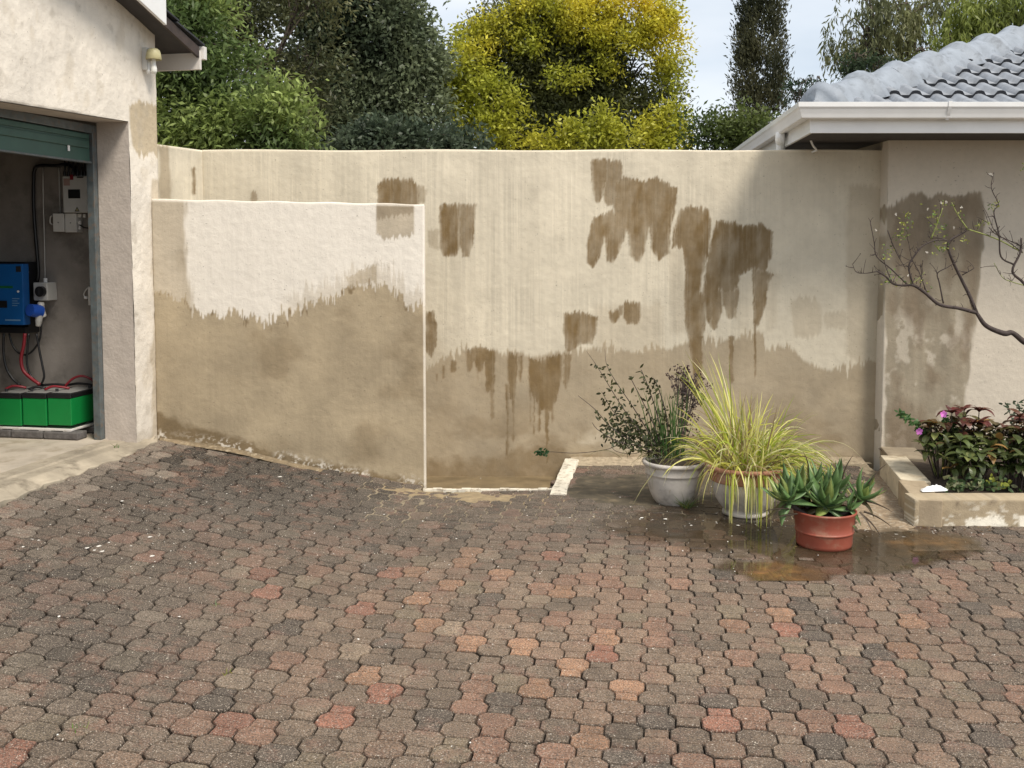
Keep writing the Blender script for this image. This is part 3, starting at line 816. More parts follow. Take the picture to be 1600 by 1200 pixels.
def place_tiles(base, X, Up, ncol, nrow, keep_sign):
    Nn = X.cross(Up).normalized()
    if Nn.z < 0: Nn = -Nn
    for r in range(nrow):
        for c in range(ncol):
            o0 = base + X * (.30 * c) + Up * (.315 * r)
            Mx = Matrix((X, Up, Nn)).transposed().to_4x4(); Mx.translation = o0 + Vector((0, 0, 0))
            cs = [(Mx @ Vector((a, b, 0)) - RC).dot(hip_n) * keep_sign for a in (0, .3) for b in (0, .37)]
            if max(cs) <= .0: continue
            if min(cs) >= 0:
                o = bpy.data.objects.new("roof_tile", TILE_ME)
                o.matrix_world = Matrix.Translation(-Vector(house.location)) @ Mx
            else:
                bm = bmesh.new(); bm.from_mesh(TILE_ME); bm.transform(Mx)
                bmesh.ops.bisect_plane(bm, geom=bm.verts[:] + bm.edges[:] + bm.faces[:], plane_co=RC, plane_no=hip_n * keep_sign, clear_inner=True, dist=1e-5)
                if not bm.faces: bm.free(); continue
                bm.transform(Matrix.Translation(-Vector(house.location)))
                me = bpy.data.meshes.new("roof_tile"); bm.to_mesh(me); bm.free()
                me.materials.append(M['roof_tile']); me.materials.append(M['tile_edge'])
                o = bpy.data.objects.new("roof_tile", me)
            link(o, house)
place_tiles(RC + Vector((.02, -.035 * cr, -.035 * sr)), Vector((1, 0, 0)), Vector((0, cr, sr)), 16, 8, -1)
place_tiles(RC + LD * .0 + LD * 4.8, -LD, (-LO * cr2 + Vector((0, 0, sr2))), 16, 7, 1)
# roof underlay so no light shows between the tiles
m = MB()
top = RC + Vector((2.2 * HPX, 2.2, 2.2 * sr / cr)); dn = Vector((0, 0, -.035))
m.add([RC + dn, Vector((6.4, RC.y, RC.z)) + dn, Vector((6.4, top.y, top.z)) + dn, top + dn], [(0, 1, 2, 3)])
m.add([RC + dn, top + dn, top + LD * 4.2 + dn, RC + LD * 6.4 + dn], [(0, 1, 2, 3)])
m.add([top + dn, Vector((6.4, top.y, top.z)) + dn, Vector((6.4, 14, EZ + .1)), Vector((2.4, 14, EZ + .1))], [(0, 1, 2, 3)])
m.build("roof_underlay", M['tile_edge'], house)
# coated hip caps, each a piece, bedded in mortar
hd = Vector((HPX, 1, sr / cr)).normalized(); side = Vector((1, -HPX, 0)).normalized(); hup = side.cross(hd)
if hup.z < 0: hup = -hup
L_CAP = .48
for i in range(8):
    v = []; f = []; nL = 12; nA = 15
    rr = random.Random(40 + i)
    for a in range(nL):
        t = a / (nL - 1)
        swell = .050 * math.exp(-((t - .14) / .10) ** 2) + .012 * t
        rad = .080 + swell - (.085 * (1 - min(1, t / .16)) if i == 0 else 0)
        for b in range(nA):
            an = math.pi * (b / (nA - 1))
            out = 1.45 * math.cos(an); x = math.copysign(abs(math.cos(an)) ** 1.0, math.cos(an)) * rad * 1.85
            z = math.sin(an) ** 1.25 * rad - .085 * abs(math.cos(an)) ** 1.6
            n_ = (float(fbm(i * 9 + t * 5, b * .5, 77, 3)) - .5) * .030
            p = RC + Vector((0, 0, .045)) + hd * (i * L_CAP + .06 + t * (L_CAP + .02)) + side * x + hup * (z + n_)
            v.append(p)
    for a in range(nL - 1):
        for b in range(nA - 1):
            k = a * nA + b; f.append((k, k + 1, k + nA + 1, k + nA))
    f.append(tuple(range(nA)))
    m = MB(); m.add(v, f); m.build("ridge_tile", M['ridge'], house, smooth=True)
for sgn in (1, -1):
    v = []; f = []; n = 90
    for i in range(n + 1):
        t = i / n * 3.5
        w1 = .25 + .06 * float(fbm(t * 7, sgn + 3, 78, 4)) + .03 * math.sin(t * 9)
        for j, w in enumerate((.12, .18, w1)):
            down = (Vector((sgn * 1, 0, 0)) if sgn > 0 else Vector((0, 1, 0)) * 1)
            # lie on the adjoining slope: go level along the slope away from the hip
            lvl = Vector((1, 0, 0)) if sgn > 0 else Vector((0, 1, 0))
            hh = .065 - .02 * j - (.018 if j == 2 else 0) + (float(fbm(t * 11, j * 3 + sgn, 79, 3)) - .5) * .02
            v.append(RC + hd * (t + .12) + lvl * w + Vector((0, 0, hh)))
    for i in range(n):
        for j in range(2): f.append((i * 3 + j, i * 3 + j + 1, (i + 1) * 3 + j + 1, (i + 1) * 3 + j))
    m = MB(); m.add(v, f); m.build("mortar_bed", M['ridge'], house, smooth=True)

# ------------------------------------------------------------------ planter
def paint_planter(px, py, u, z):
    G = np.full(px.shape, .95) * (1 - .8 * sst(.60, .68, fbm(px / 10, py / 5, 501, 4)) * sst(770, 815, py))
    w = poly_sdf(px + (fbm(px / 5, py / 5, 502, 3) - .5) * 12, py + (fbm(px / 4, py / 3, 503, 3) - .5) * 10, [(1508, 812), (1530, 808), (1562, 806), (1575, 823), (1540, 828), (1508, 824)])
    w2 = poly_sdf(px, py, [(1592, 806), (1720, 800), (1720, 830), (1592, 830)])
    white = np.maximum(sst(2, -2, w), sst(2, -2, w2))
    G = G * (1 - white)
    R = sst(.6, .75, fbm(px / 14, py / 14, 504, 4)) * .5 * (1 - white)
    Bc = .5 + (fbm(px / 12, py / 8, 505, 5) - .5) * .5 + .2 * white
    return R, G, np.clip(Bc, 0, 1)
M['wall_planter'] = plaster("planter_plaster", (.74, .69, .58), (.36, .285, .185), (.16, .12, .08), .5)
PA = onz(1429, 780, .158); PA.z = 0
PD = onz(1370.3, 710.5, .152); PD.z = 0; PE = PD.copy(); PL = (PD - PA).length; PD = (PD - PA).normalized()
planter = thing("planter", (PA.x, PA.y + .05, 0), "low raised garden bed with plastered edging and peeling paint", "planter")
wall_panel("front_edging", (PA.x, PA.y), (6.0, PA.y), lambda t: -.06, lambda t: .158, .15, M['wall_planter'], paint_planter, planter, res=.01, seed=21)
mb = MB()
def pl_box(mb, t0, t1, w0, w1, z0, z1):
    n = Vector((PD.y, -PD.x, 0))
    a = PA + PD * ((t0 + t1) / 2) + n * ((w0 + w1) / 2)
    mb.box((a.x, a.y, (z0 + z1) / 2), (w1 - w0, t1 - t0, z1 - z0), n, PD)
pl_box(mb, .004, .52, .0, .16, -.06, .1565); mb.build("side_edging", M['planter_side'] if 'planter_side' in M else simple("planter_side", (.38, .30, .20), .85, .2, 7, .5, stain=(.25, .19, .12)), planter, bevel=.006)
mb = MB(); pl_box(mb, .522, PL, .022, .20, -.06, .150)
mb.build("side_edging", simple("planter_side_pale", (.58, .51, .38), .85, .2, 7, .6, stain=(.30, .23, .15), detail_stain=9), planter, bevel=.006)
m = MB(); pl_box(m, PL + .002, PL + .42, .09, .34, -.06, .135); m.build('ledge', simple('tan_ledge', (.31, .255, .18), .9, .2, 7, .5, stain=(.22, .17, .11)), planter, bevel=.008)
mb = MB(); v = []; f = []; nx, ny = 40, 18
for i in range(nx + 1):
    for j in range(ny + 1):
        x = 2.42 + i * .09; y = 6.07 + j * .09
        v.append((x, y, .085 + .05 * float(fbm(x * 6, y * 6, 88, 4))))
for i in range(nx):
    for j in range(ny):
        cx, cy = 2.42 + (i + .5) * .09, 6.07 + (j + .5) * .09
        if (Vector((cx, cy, 0)) - PA).dot(Vector((PD.y, -PD.x, 0))) > .08: k = i * (ny + 1) + j; f.append((k, k + ny + 1, k + ny + 2, k + 1))
mb.add(v, f); mb.build("soil", M['soil'], planter, smooth=True)

# ================================================================== THE GROUND
mb = MB(); mb.add([(-300, -100, -.32), (300, -100, -.32), (300, 500, -.32), (-300, 500, -.32)], [(0, 1, 2, 3)])
o = mb.build("ground", M['ground']); tag(o, kind='structure')

def in_paving(x, y, m=0.0):
    s, o_ = gsoff(x, y)
    if s < .05 and o_ < .10 - m: return False
    if x < -.6 and y > 6.985 + m: return False
    if -.62 <= x < .27 and y > 6.822 + m: return False
    if .27 <= x < .42 and y > 6.78 + (x - .27) * 5 + m: return False
    if x >= .42 and y > 7.72: return False
    if x > PA.x - .01 and y > PA.y - .01 + m:
        q = Vector((x, y, 0)) - PA
        if q.dot(Vector((PD.y, -PD.x, 0))) > -.02 - m: return False
    return True

# pavers: an eight-sided lobe with a narrower tail, alternate columns turned round
LW, TW, HO, CC = .1365, .086, .1165, .028
HS = HO - 2 * CC; ROW = HO + HS; PIT = (LW + TW) / 2
def paver_mesh(seed):
    rr = random.Random(seed)
    g = .0032                       # half joint
    yc = -(HO / 2 - ROW / 2)        # lobe centre so that the piece is centred
    x1, x2 = TW / 2 - g * .4, LW / 2 - g * .55; y1, y2 = HO / 2 - g, HO / 2 - CC - g * .4
    j = lambda: rr.uniform(-.0013, .0013)
    oc = [(-x1, -HO / 2), (x1, -HO / 2), (x2, -y2), (x2, y2), (x1, y1), (-x1, y1), (-x2, y2), (-x2, -y2)]
    oc = [(x + j(), y + yc + j()) for x, y in oc]
    yt = yc - HO / 2; tl = [(-x1, yt - HS + g), (x1, yt - HS + g), (x1, yt), (-x1, yt)]
    tl = [(tl[0][0] + j(), tl[0][1] + j()), (tl[1][0] + j(), tl[1][1] + j()), oc[1], oc[0]]
    v = []; f = []; gr = []
    def piece(p, groove):
        n = len(p); cx = sum(q[0] for q in p) / n; cy = sum(q[1] for q in p) / n; k = len(v)
        for q in p: v.append((q[0], q[1], -.03))
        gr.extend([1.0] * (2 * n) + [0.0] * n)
        for i, q in enumerate(p):
            v.append((q[0], q[1], -.006 if i not in groove else -.012))
        for i, q in enumerate(p):
            d = math.hypot(q[0] - cx, q[1] - cy); c = .0052 if i not in groove else .0048
            v.append((q[0] + (cx - q[0]) / d * c, q[1] + (cy - q[1]) / d * c, rr.uniform(-.0004, .0004)))
        for i in range(n):
            a, b = i, (i + 1) % n
            f.append((k + a, k + b, k + n + b, k + n + a)); f.append((k + n + a, k + n + b, k + 2 * n + b, k + 2 * n + a))
        f.append(tuple(k + 2 * n + i for i in range(n)))
    piece(oc, (0, 1)); piece(tl, (2, 3))
    return v, f, gr
PAV = [paver_mesh(s) for s in range(8)]

def paver_material(name, src):
    m, N, L, b = nodes_of(name)
    if src == 'attr':
        a = N.new("ShaderNodeAttribute"); a.attribute_name = "tint"; c = a.outputs["Color"]
    else:
        a = N.new("ShaderNodeObjectInfo"); c = a.outputs["Color"]
        ga = N.new("ShaderNodeAttribute"); ga.attribute_name = "joint_dark"  # dirt on chamfers and grooves, doubling as joint shade painted into the colour
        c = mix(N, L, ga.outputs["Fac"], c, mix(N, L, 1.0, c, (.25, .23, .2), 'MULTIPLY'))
    p = pos(N)
    big = noise(N, L, p, 11, 6, .72)
    c = mix(N, L, 1.0, c, ramp(N, L, big, .3, .62, .7, 1.25), 'MULTIPLY')
    c = mix(N, L, ramp(N, L, noise(N, L, p, 6.3, 5, .7), .52, 0, .66, .6), c, (.25, .135, .095))
    # exposed grit: pale and dark specks
    g1 = noise(N, L, p, 190, 2, .75); g2 = noise(N, L, p, 150, 2, .7)
    c = mix(N, L, ramp(N, L, g2, .44, 0, .60, .75), c, (.04, .032, .026))
    c = mix(N, L, ramp(N, L, g1, .56, 0, .66, .8), c, (.46, .385, .31))
    c = mix(N, L, ramp(N, L, noise(N, L, p, 95, 2, .5), .70, 0, .74, .9), c, (.66, .60, .50))
    # drifting dirt and moss
    c = mix(N, L, ramp(N, L, noise(N, L, p, 1.7, 5, .6), .55, 0, .75, .4), c, (.05, .045, .035))
    c = mix(N, L, ramp(N, L, noise(N, L, p, 26, 4, .7), .66, 0, .74, .55), c, (.36, .30, .21))
    # wet film round the puddle
    g = N.new("ShaderNodeNewGeometry"); sx = N.new("ShaderNodeSeparateXYZ"); L.new(g.outputs["Position"], sx.inputs[0])
    dx = math_(N, L, 'DIVIDE', math_(N, L, 'SUBTRACT', sx.outputs[0], 1.6), 1.55)
    dy = math_(N, L, 'DIVIDE', math_(N, L, 'SUBTRACT', sx.outputs[1], 5.95), .95)
    rr = math_(N, L, 'ADD', math_(N, L, 'MULTIPLY', dx, dx), math_(N, L, 'MULTIPLY', dy, dy))
    rr = math_(N, L, 'ADD', rr, math_(N, L, 'MULTIPLY', noise(N, L, p, 5, 5, .6), .9))
    wet = ramp(N, L, rr, .75, 1, 1.5, 0)
    c = mix(N, L, wet, c, mix(N, L, 1.0, c, (.50, .44, .36), 'MULTIPLY'))
    L.new(c, b.inputs["Base Color"])
    L.new(math_(N, L, 'SUBTRACT', .82, math_(N, L, 'MULTIPLY', wet, .42)), b.inputs["Roughness"])
    b.inputs["Specular IOR Level"].default_value = .35
    h = math_(N, L, 'ADD', g1, math_(N, L, 'MULTIPLY', g2, .8))
    h = math_(N, L, 'ADD', h, math_(N, L, 'MULTIPLY', noise(N, L, p, 35, 3), .9))
    bump(N, L, b, h, .55, .006)
    return m
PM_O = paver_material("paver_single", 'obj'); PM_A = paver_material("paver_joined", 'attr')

PALETTE = [((.215, .185, .155), 24), ((.185, .16, .135), 24), ((.150, .132, .112), 15), ((.245, .195, .16), 16), ((.265, .185, .15), 10),
           ((.32, .18, .145), 3), ((.225, .205, .165), 9), ((.118, .110, .100), 6), ((.34, .235, .175), 2), ((.27, .24, .2), 4)]
pw = np.array([p[1] for p in PALETTE], float); pw /= pw.sum()
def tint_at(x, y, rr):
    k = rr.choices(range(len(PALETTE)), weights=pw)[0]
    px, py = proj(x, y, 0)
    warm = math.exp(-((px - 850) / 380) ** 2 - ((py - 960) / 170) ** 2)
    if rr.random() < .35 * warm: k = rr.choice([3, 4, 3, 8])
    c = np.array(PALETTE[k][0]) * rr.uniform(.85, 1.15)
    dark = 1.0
    d1 = math.exp(-((px - 330) / 360) ** 2 - ((py - 775) / 90) ** 2) * .80      # darker patch below the lower wall
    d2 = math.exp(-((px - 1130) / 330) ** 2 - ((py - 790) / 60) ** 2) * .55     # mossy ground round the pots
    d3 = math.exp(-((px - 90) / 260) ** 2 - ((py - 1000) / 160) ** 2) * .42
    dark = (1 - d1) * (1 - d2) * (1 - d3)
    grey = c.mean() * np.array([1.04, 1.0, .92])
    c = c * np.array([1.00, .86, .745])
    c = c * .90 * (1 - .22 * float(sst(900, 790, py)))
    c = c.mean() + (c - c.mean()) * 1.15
    so = gsoff(x, y)
    if so[0] < 0 and so[1] < .24 + .25 * rr.random() ** 2: return tuple(np.array([.26, .215, .17]) * rr.uniform(.5, 1.1))
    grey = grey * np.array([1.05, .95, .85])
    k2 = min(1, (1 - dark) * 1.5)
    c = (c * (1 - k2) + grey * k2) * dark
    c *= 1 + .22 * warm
    return tuple(c)

YAW = math.radians(-8.0)
rdir = Vector((math.cos(YAW), math.sin(YAW), 0)); ddir = Vector((-math.sin(YAW), math.cos(YAW), 0))
orig = Vector((0.02, 4.0, 0))
cands = []
rr = random.Random(11)
for j in range(-52, 56):
    for i in range(-26, 40):
        flip = (j & 1)
        yo = (-HO / 2) if flip else (HO / 2 - ROW / 2)
        wob = .004 * math.sin(j * .31 + i * .7)
        P = orig + rdir * (j * PIT + .003 * math.sin(i * .9)) + ddir * (i * ROW + yo + wob)
        if P.y < 2.35 or P.y > 7.9 or abs(P.x) > 5.2: continue
        if P.x < -3.6 or P.x > 4.6: continue
        if not in_paving(P.x, P.y, .02): continue
        px, py = proj(P.x, P.y, ground_z(P.x, P.y))
        vis = (-20 < px < 1620) and py < 1215
        cands.append((0 if vis else 1, P.y, P, flip, rr.random()))
cands.sort(key=lambda c: (c[0], c[1]))
mb = MB(); mb.add([(-5.5, 0.5, -.31), (6.5, 0.5, -.31), (6.5, 2.3, -.31), (-5.5, 2.3, -.31)], [(0, 1, 2, 3)])
# bedding: sandy joints under the pavers, follows the ramp
v = []; f = []; cc = []; nx, ny = 150, 100
X0, X1, Y0, Y1 = -3.7, 4.7, 2.2, 7.86
for i in range(nx + 1):
    for j in range(ny + 1):
        x = X0 + (X1 - X0) * i / nx; y = Y0 + (Y1 - Y0) * j / ny
        px, py = proj(x, y, ground_z(x, y))
        full = float(sst(860, 800, py)) * (1 if px > 560 else .25)
        gap = .016 - .0127 * full
        if px > 900 and py < 800: gap = .0022 + .004 * float(fbm(x * 4, y * 4, 91, 2))
        v.append((x, y, ground_z(x, y) - gap))
        n_ = float(fbm(x * 5, y * 5, 90, 4)); pale = full * (.55 + .9 * n_) * (1 - .7 * math.exp(-((px - 1000) / 130) ** 2 - ((py - 760) / 30) ** 2))
        a = np.array((.018, .015, .012)); b_ = np.array((.36, .30, .21))
        cc.append(tuple(a * (1 - min(1, pale)) + b_ * min(1, pale)))
for i in range(nx):
    for j in range(ny):
        cx = X0 + (X1 - X0) * (i + .5) / nx; cy = Y0 + (Y1 - Y0) * (j + .5) / ny
        if in_paving(cx, cy, -.03): k = i * (ny + 1) + j; f.append((k, k + ny + 1, k + ny + 2, k + 1))
mb = MB(); mb.v = v; mb.f = f; mb.c = cc; mb.mi = [0] * len(f)
M['sand'] = tinted("joint_sand", .95, 'attr', 0, .1, .5, 60)
paving = mb.build("paving", M['sand'], None, smooth=True, tint=True); tag(paving, kind='structure')

PMES = []
for k, (v, f, gr) in enumerate(PAV):
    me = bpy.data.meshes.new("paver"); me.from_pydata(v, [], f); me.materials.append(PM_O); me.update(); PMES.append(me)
    ga = me.attributes.new("joint_dark", 'FLOAT', 'POINT'); ga.data.foreach_set("value", gr)
def paver_matrix(P, flip, rr):
    x, y = P.x, P.y; e = .05
    nz = Vector((-(ground_z(x + e, y) - ground_z(x - e, y)) / (2 * e), -(ground_z(x, y + e) - ground_z(x, y - e)) / (2 * e), 1))
    nz += Vector((rr.gauss(0, .008), rr.gauss(0, .008), 0)); nz.normalize()
    yv = (ddir + rdir * rr.gauss(0, .008)) * (-1 if flip else 1); yv = (yv - nz * yv.dot(nz)).normalized(); xv = yv.cross(nz)
    Mx = Matrix((xv, yv, nz)).transposed().to_4x4()
    Mx.translation = Vector((x + rr.gauss(0, .0007), y + rr.gauss(0, .0007), ground_z(x, y) + rr.gauss(0, .0012)))
    return Mx
big = MB(); n_single = 0
for (vis, yy, P, flip, r_) in cands:
    rr = random.Random(int(r_ * 1e9))
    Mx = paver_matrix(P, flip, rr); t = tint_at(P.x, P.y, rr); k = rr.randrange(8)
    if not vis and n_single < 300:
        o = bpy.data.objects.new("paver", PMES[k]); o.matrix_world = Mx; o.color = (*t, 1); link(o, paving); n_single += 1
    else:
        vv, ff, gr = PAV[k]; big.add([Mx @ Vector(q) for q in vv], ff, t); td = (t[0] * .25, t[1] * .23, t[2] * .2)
        big.c[-len(vv):] = [td if g_ else t for g_ in gr]  # same dirt and painted joint shade, carried in the tint
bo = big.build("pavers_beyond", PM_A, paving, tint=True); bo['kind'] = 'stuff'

# ================================================================== EQUIPMENT IN THE GARAGE
FZ = .363
def eq(px, py, s): return gpx(px, py, s)
def gbx(px0, px1, py0, py1, s0, s1, mats, name, label, cat, group=None, bevel=.003, parent=None, **k):
    """box whose near face (s0) spans the surveyed rectangle"""
    o0, zt = eq(px0, py0, s0); o1, zb_ = eq(px1, py1, s0)
    m = MB(); m.gbox(s0, s1, o0, o1, zb_, zt)
    ob = m.build(name, mats, parent, bevel=bevel)
    if label: tag(ob, label, cat, group)
    return ob, (o0, o1, zb_, zt)
def gth(name, px, py, s, label, cat, group=None):
    o_, z = eq(px, py, s); return thing(name, gp(s, o_, z), label, cat, group)
SW = -.062
# distribution box
t = gth("distribution_box", 117, 333, SW, "pale upright circuit breaker box with dark window and warning triangle", "electrical box")
_, (a, b, c, d) = gbx(97, 137, 275, 332, SW - .11, SW, M['box_grey'], "case", None, None, parent=t, bevel=.006)
gbx(106, 125, 296, 310, SW - .114, SW - .108, M['black'], "window", None, None, parent=t, bevel=.002)
gbx(99, 109, 279, 290, SW - .112, SW - .109, simple("faded_red_label", (.36, .24, .21), .6), "label_sticker", None, None, parent=t, bevel=0)
gbx(109, 114, 273, 281, SW - .114, SW - .109, M['red'], "tag", None, None, parent=t, bevel=0)
gbx(120, 130, 276, 278, SW - .1125, SW - .109, M['black'], "print_line", None, None, parent=t, bevel=0)
def tri(px, py, r, s, mat, par, nm):
    o_, z = eq(px, py, s); m = MB(); R_ = r * 7 / 1600
    vs = [gp(s - .001 * k, o_ + R_ * math.sin(q), z + R_ * math.cos(q)) for k in (0, 1) for q in (0, 2.094, 4.189)]
    m.add(vs, [(0, 1, 2), (5, 4, 3), (0, 3, 4, 1), (1, 4, 5, 2), (2, 5, 3, 0)]); return m.build(nm, mat, par)
tri(120.5, 328, 5.0, SW - .1115, M['black'], t, "warning_triangle")
tri(120.5, 328, 3.0, SW - .1135, simple("dull_yellow", (.40, .36, .20), .6), t, "warning_triangle")
m = MB(); o_, z = eq(120.5, 329, SW - .1155); m.gbox(SW - .117, SW - .1152, o_ - .0015, o_ + .0015, z - .006, z + .007); m.build("warning_bolt", M['black'], t)
for px in (101, 107, 114, 121, 127, 132):
    o_, z = eq(px, 275, SW - .05); m = MB(); m.tube([gp(SW - .05, o_, z), gp(SW - .05, o_, z + .03)], .010, 8, smooth=False); m.build("cable_gland", M['black'], t)
    m = MB(); m.tube([gp(SW - .05, o_, z + .028), gp(SW - .045, o_ + .003, z + .09), gp(SW - .03, o_ - .02 if px < 118 else o_ + .02, z + .15)], .006, 6); m.build("lead", M['black'], t, smooth=True)
# twin junction boxes
for i, (x0, x1, y0, y1, lab) in enumerate(((82, 100, 333.5, 362, "left one of the twin small square pale switch boxes below the breaker box"), (101, 119.5, 333.5, 363, "right one of the twin small square pale switch boxes below the breaker box"))):
    t = gth("junction_box", (x0 + x1) / 2, y1, SW, lab, "electrical box", "twin switch boxes")
    gbx(x0, x1, y0, y1, SW - .075, SW, M['box_white'], "case", None, None, parent=t, bevel=.004)
    o_, z = eq((x0 + x1) / 2, (y0 + y1) / 2, SW - .076); m = MB(); m.gbox(SW - .079, SW - .074, o_ - .004, o_ + .004, z - .004, z + .004); m.build("screw", M['grey_lid'], t)
    if i == 0:
        m = MB(); P = [(81, 337), (78.5, 340), (78.5, 348), (82, 351)]
        m.tube([gp(SW - .04, *eq(x, y, SW - .04)) for x, y in P], .005, 6); m.build("conduit", M['box_white'], t, smooth=True)
    else:
        for (gx, gy) in ((125, 337), (132, 337), (125, 348), (124.5, 356)):
            o_, z = eq(gx, gy, SW - .04); m = MB(); m.tube([gp(SW - .04, o_, z - .012), gp(SW - .04, o_, z + .012)], .011, 8, smooth=False); m.build("cable_gland", M['box_white'], t)
        m = MB(); m.tube([gp(SW - .04, *eq(x, y, SW - .04)) for x, y in ((120, 348), (126, 352), (133, 356), (143, 356))], .005, 6); m.build("conduit", M['black'], t, smooth=True)
# isolator box with round dial, plug below
t = gth("isolator_switch", 68, 478, SW, "grey isolator box with a round black dial", "switch box")
gbx(51.5, 74.5, 441.5, 470, SW - .11, SW, M['box_grey'], "case", None, None, parent=t, bevel=.006)
o_, z = eq(63.5, 455.5, SW - .125); m = MB(); m.tube([gp(SW - .14, o_, z), gp(SW - .105, o_, z)], .036, 20, smooth=False); m.build("dial", M['black'], t)
m = MB(); m.gbox(SW - .148, SW - .139, o_ - .005, o_ + .005, z - .028, z + .028); m.build("dial_grip", M['black_metal'], t)
m = MB(); o_, z = eq(71, 437, SW - .06); m.tube([gp(SW - .06, o_, z - .02), gp(SW - .06, o_, z + .01)], .013, 8, smooth=False); m.build("cable_gland", M['white'], t)
m = MB(); q = eq(64, 473, SW - .12); m.tube([gp(SW - .12, q[0], q[1]), gp(SW - .13, q[0] + .005, q[1] - .05), gp(SW - .12, q[0] + .02, q[1] - .10)], [.022, .026, .02], 10); m.build("socket_shroud", M['box_white'], t, smooth=True)
t = gth("blue_plug", 57, 500, SW, "round blue industrial plug hanging under the isolator box", "plug")
q = eq(56, 486, SW - .16); m = MB(); m.tube([gp(SW - .21, q[0] - .01, q[1] + .01), gp(SW - .13, q[0] + .01, q[1] - .004)], [.042, .047], 18, smooth=False); m.build("plug_cap", M['blue_plug'], t)
q = eq(61, 503, SW - .15); m = MB(); m.tube([gp(SW - .15, q[0] + .005, q[1] + .055), gp(SW - .15, q[0] - .002, q[1] + .01), gp(SW - .15, q[0] - .008, q[1] - .03)], [.022, .024, .016], 10); m.build("plug_body", M['box_grey'], t, smooth=True)
# blue inverter
t = gth("power_inverter", 20, 521, SW, "large blue and black wall mounted power inverter", "inverter")
gbx(-75, 45, 409, 521, SW - .12, SW, M['black'], "casing", None, None, parent=t, bevel=.006)
gbx(-75, 38, 412, 508, SW - .19, SW - .122, M['blue'], "front_cover", None, None, parent=t, bevel=.006)
gbx(-75, 40, 509.5, 521, SW - .16, SW - .122, M['black'], "base_strip", None, None, parent=t, bevel=.003)
gbx(-75, 20, 446, 450.5, SW - .192, SW - .189, M['led_green'], "stripe", None, None, parent=t, bevel=0)
gbx(-75, 11, 469, 481, SW - .192, SW - .189, M['black'], "display", None, None, parent=t, bevel=0)
gbx(8, 32, 499, 501.5, SW - .1915, SW - .189, M['pale_blue'], "print_line", None, None, parent=t, bevel=0)
for k in range(4): gbx(19, 30 - (k % 2) * 3, 466 + k * 3.6, 467.3 + k * 3.6, SW - .1915, SW - .189, M['pale_blue'], "print_line", None, None, parent=t, bevel=0)
o_, z = eq(28.5, 455.5, SW - .191); m = MB(); m.tube([gp(SW - .194, o_, z), gp(SW - .188, o_, z)], .008, 10, smooth=False); m.build("indicator", M['white'], t)
gbx(24.5, 32.5, 416, 425, SW - .1925, SW - .189, M['black_metal'], "switch", None, None, parent=t, bevel=.001)
gbx(40, 45, 498, 506, SW - .135, SW - .119, M['box_grey'], "connector", None, None, parent=t, bevel=.001)
for yy in (425, 454, 472):
    o_, z = eq(44.5, yy, SW - .121); m = MB(); m.tube([gp(SW - .124, o_, z), gp(SW - .119, o_, z)], .004, 8, smooth=False); m.build("screw", M['grey_lid'], t)
# small box beside the door frame
t = gth("junction_box", 141, 478, SW, "small pale wall box right beside the steel door frame", "electrical box")
gbx(137, 147, 448, 477, SW - .05, SW, M['box_white'], "case", None, None, parent=t, bevel=.003)
m = MB(); m.tube([gp(SW - .03, *eq(x, y, SW - .03)) for x, y in ((137, 450), (133, 455), (131, 461), (134, 465))], .004, 6); m.build("conduit", M['box_white'], t, smooth=True)
q = eq(134, 465, SW - .03); m = MB(); m.tube([gp(SW - .03, q[0] - .008, q[1]), gp(SW - .03, q[0] + .012, q[1])], .010, 8, smooth=False); m.build("cable_gland", M['white'], t)
# cables
def cable(pts, s, r, mat, label, name="cable"):
    m = MB(); P = [gp(p[2] if len(p) > 2 else s, *eq(p[0], p[1], p[2] if len(p) > 2 else s)) for p in pts]
    m.tube(P, r, 8); return tag(m.build(name, mat, None, smooth=True), label, "cable")
cable([(121, 271), (112, 260), (100, 257), (88, 259), (62, 259), (54, 266), (52.5, 285), (52.5, 320), (54, 350), (57, 385), (60, 425), (58, 441)], SW - .025, .012, M['black'], "thick black cable looping from the breaker box down to the isolator box")
cable([(67, 262), (68, 330), (69.5, 380), (70.5, 438)], SW - .012, .0045, M['box_grey'], "thin grey cable running straight down the wall into the isolator box")
cable([(92, 262), (93, 300), (94, 333)], SW - .012, .0045, M['box_grey'], "short thin grey cable beside the breaker box going to the twin switch boxes")
cable([(6, 521), (5.5, 550), (10, 575), (20, 592), (31, 602)], SW - .17, .009, M['black'], "black cable curving from the left of the inverter base down to the batteries")
cable([(14, 521), (20, 540), (30, 552), (42, 554), (53, 546), (62, 530), (65, 505)], SW - .12, .007, M['black'], "black cable drooping in a loop from the inverter up to the blue plug")
cable([(39, 521), (37, 540), (33, 560), (36, 578), (47, 590), (62, 601)], SW - .2, .012, M['red'], "thick dark red cable from the inverter base to the batteries")
cable([(45, 521), (43, 545), (42, 565), (47, 585), (58, 598)], SW - .17, .008, M['black'], "black cable hanging just right of the thick red cable")
cable([(57, 521), (61, 545), (66, 570), (69, 588), (65, 600)], SW - .14, .008, M['black'], "rightmost black cable hanging between inverter and batteries")
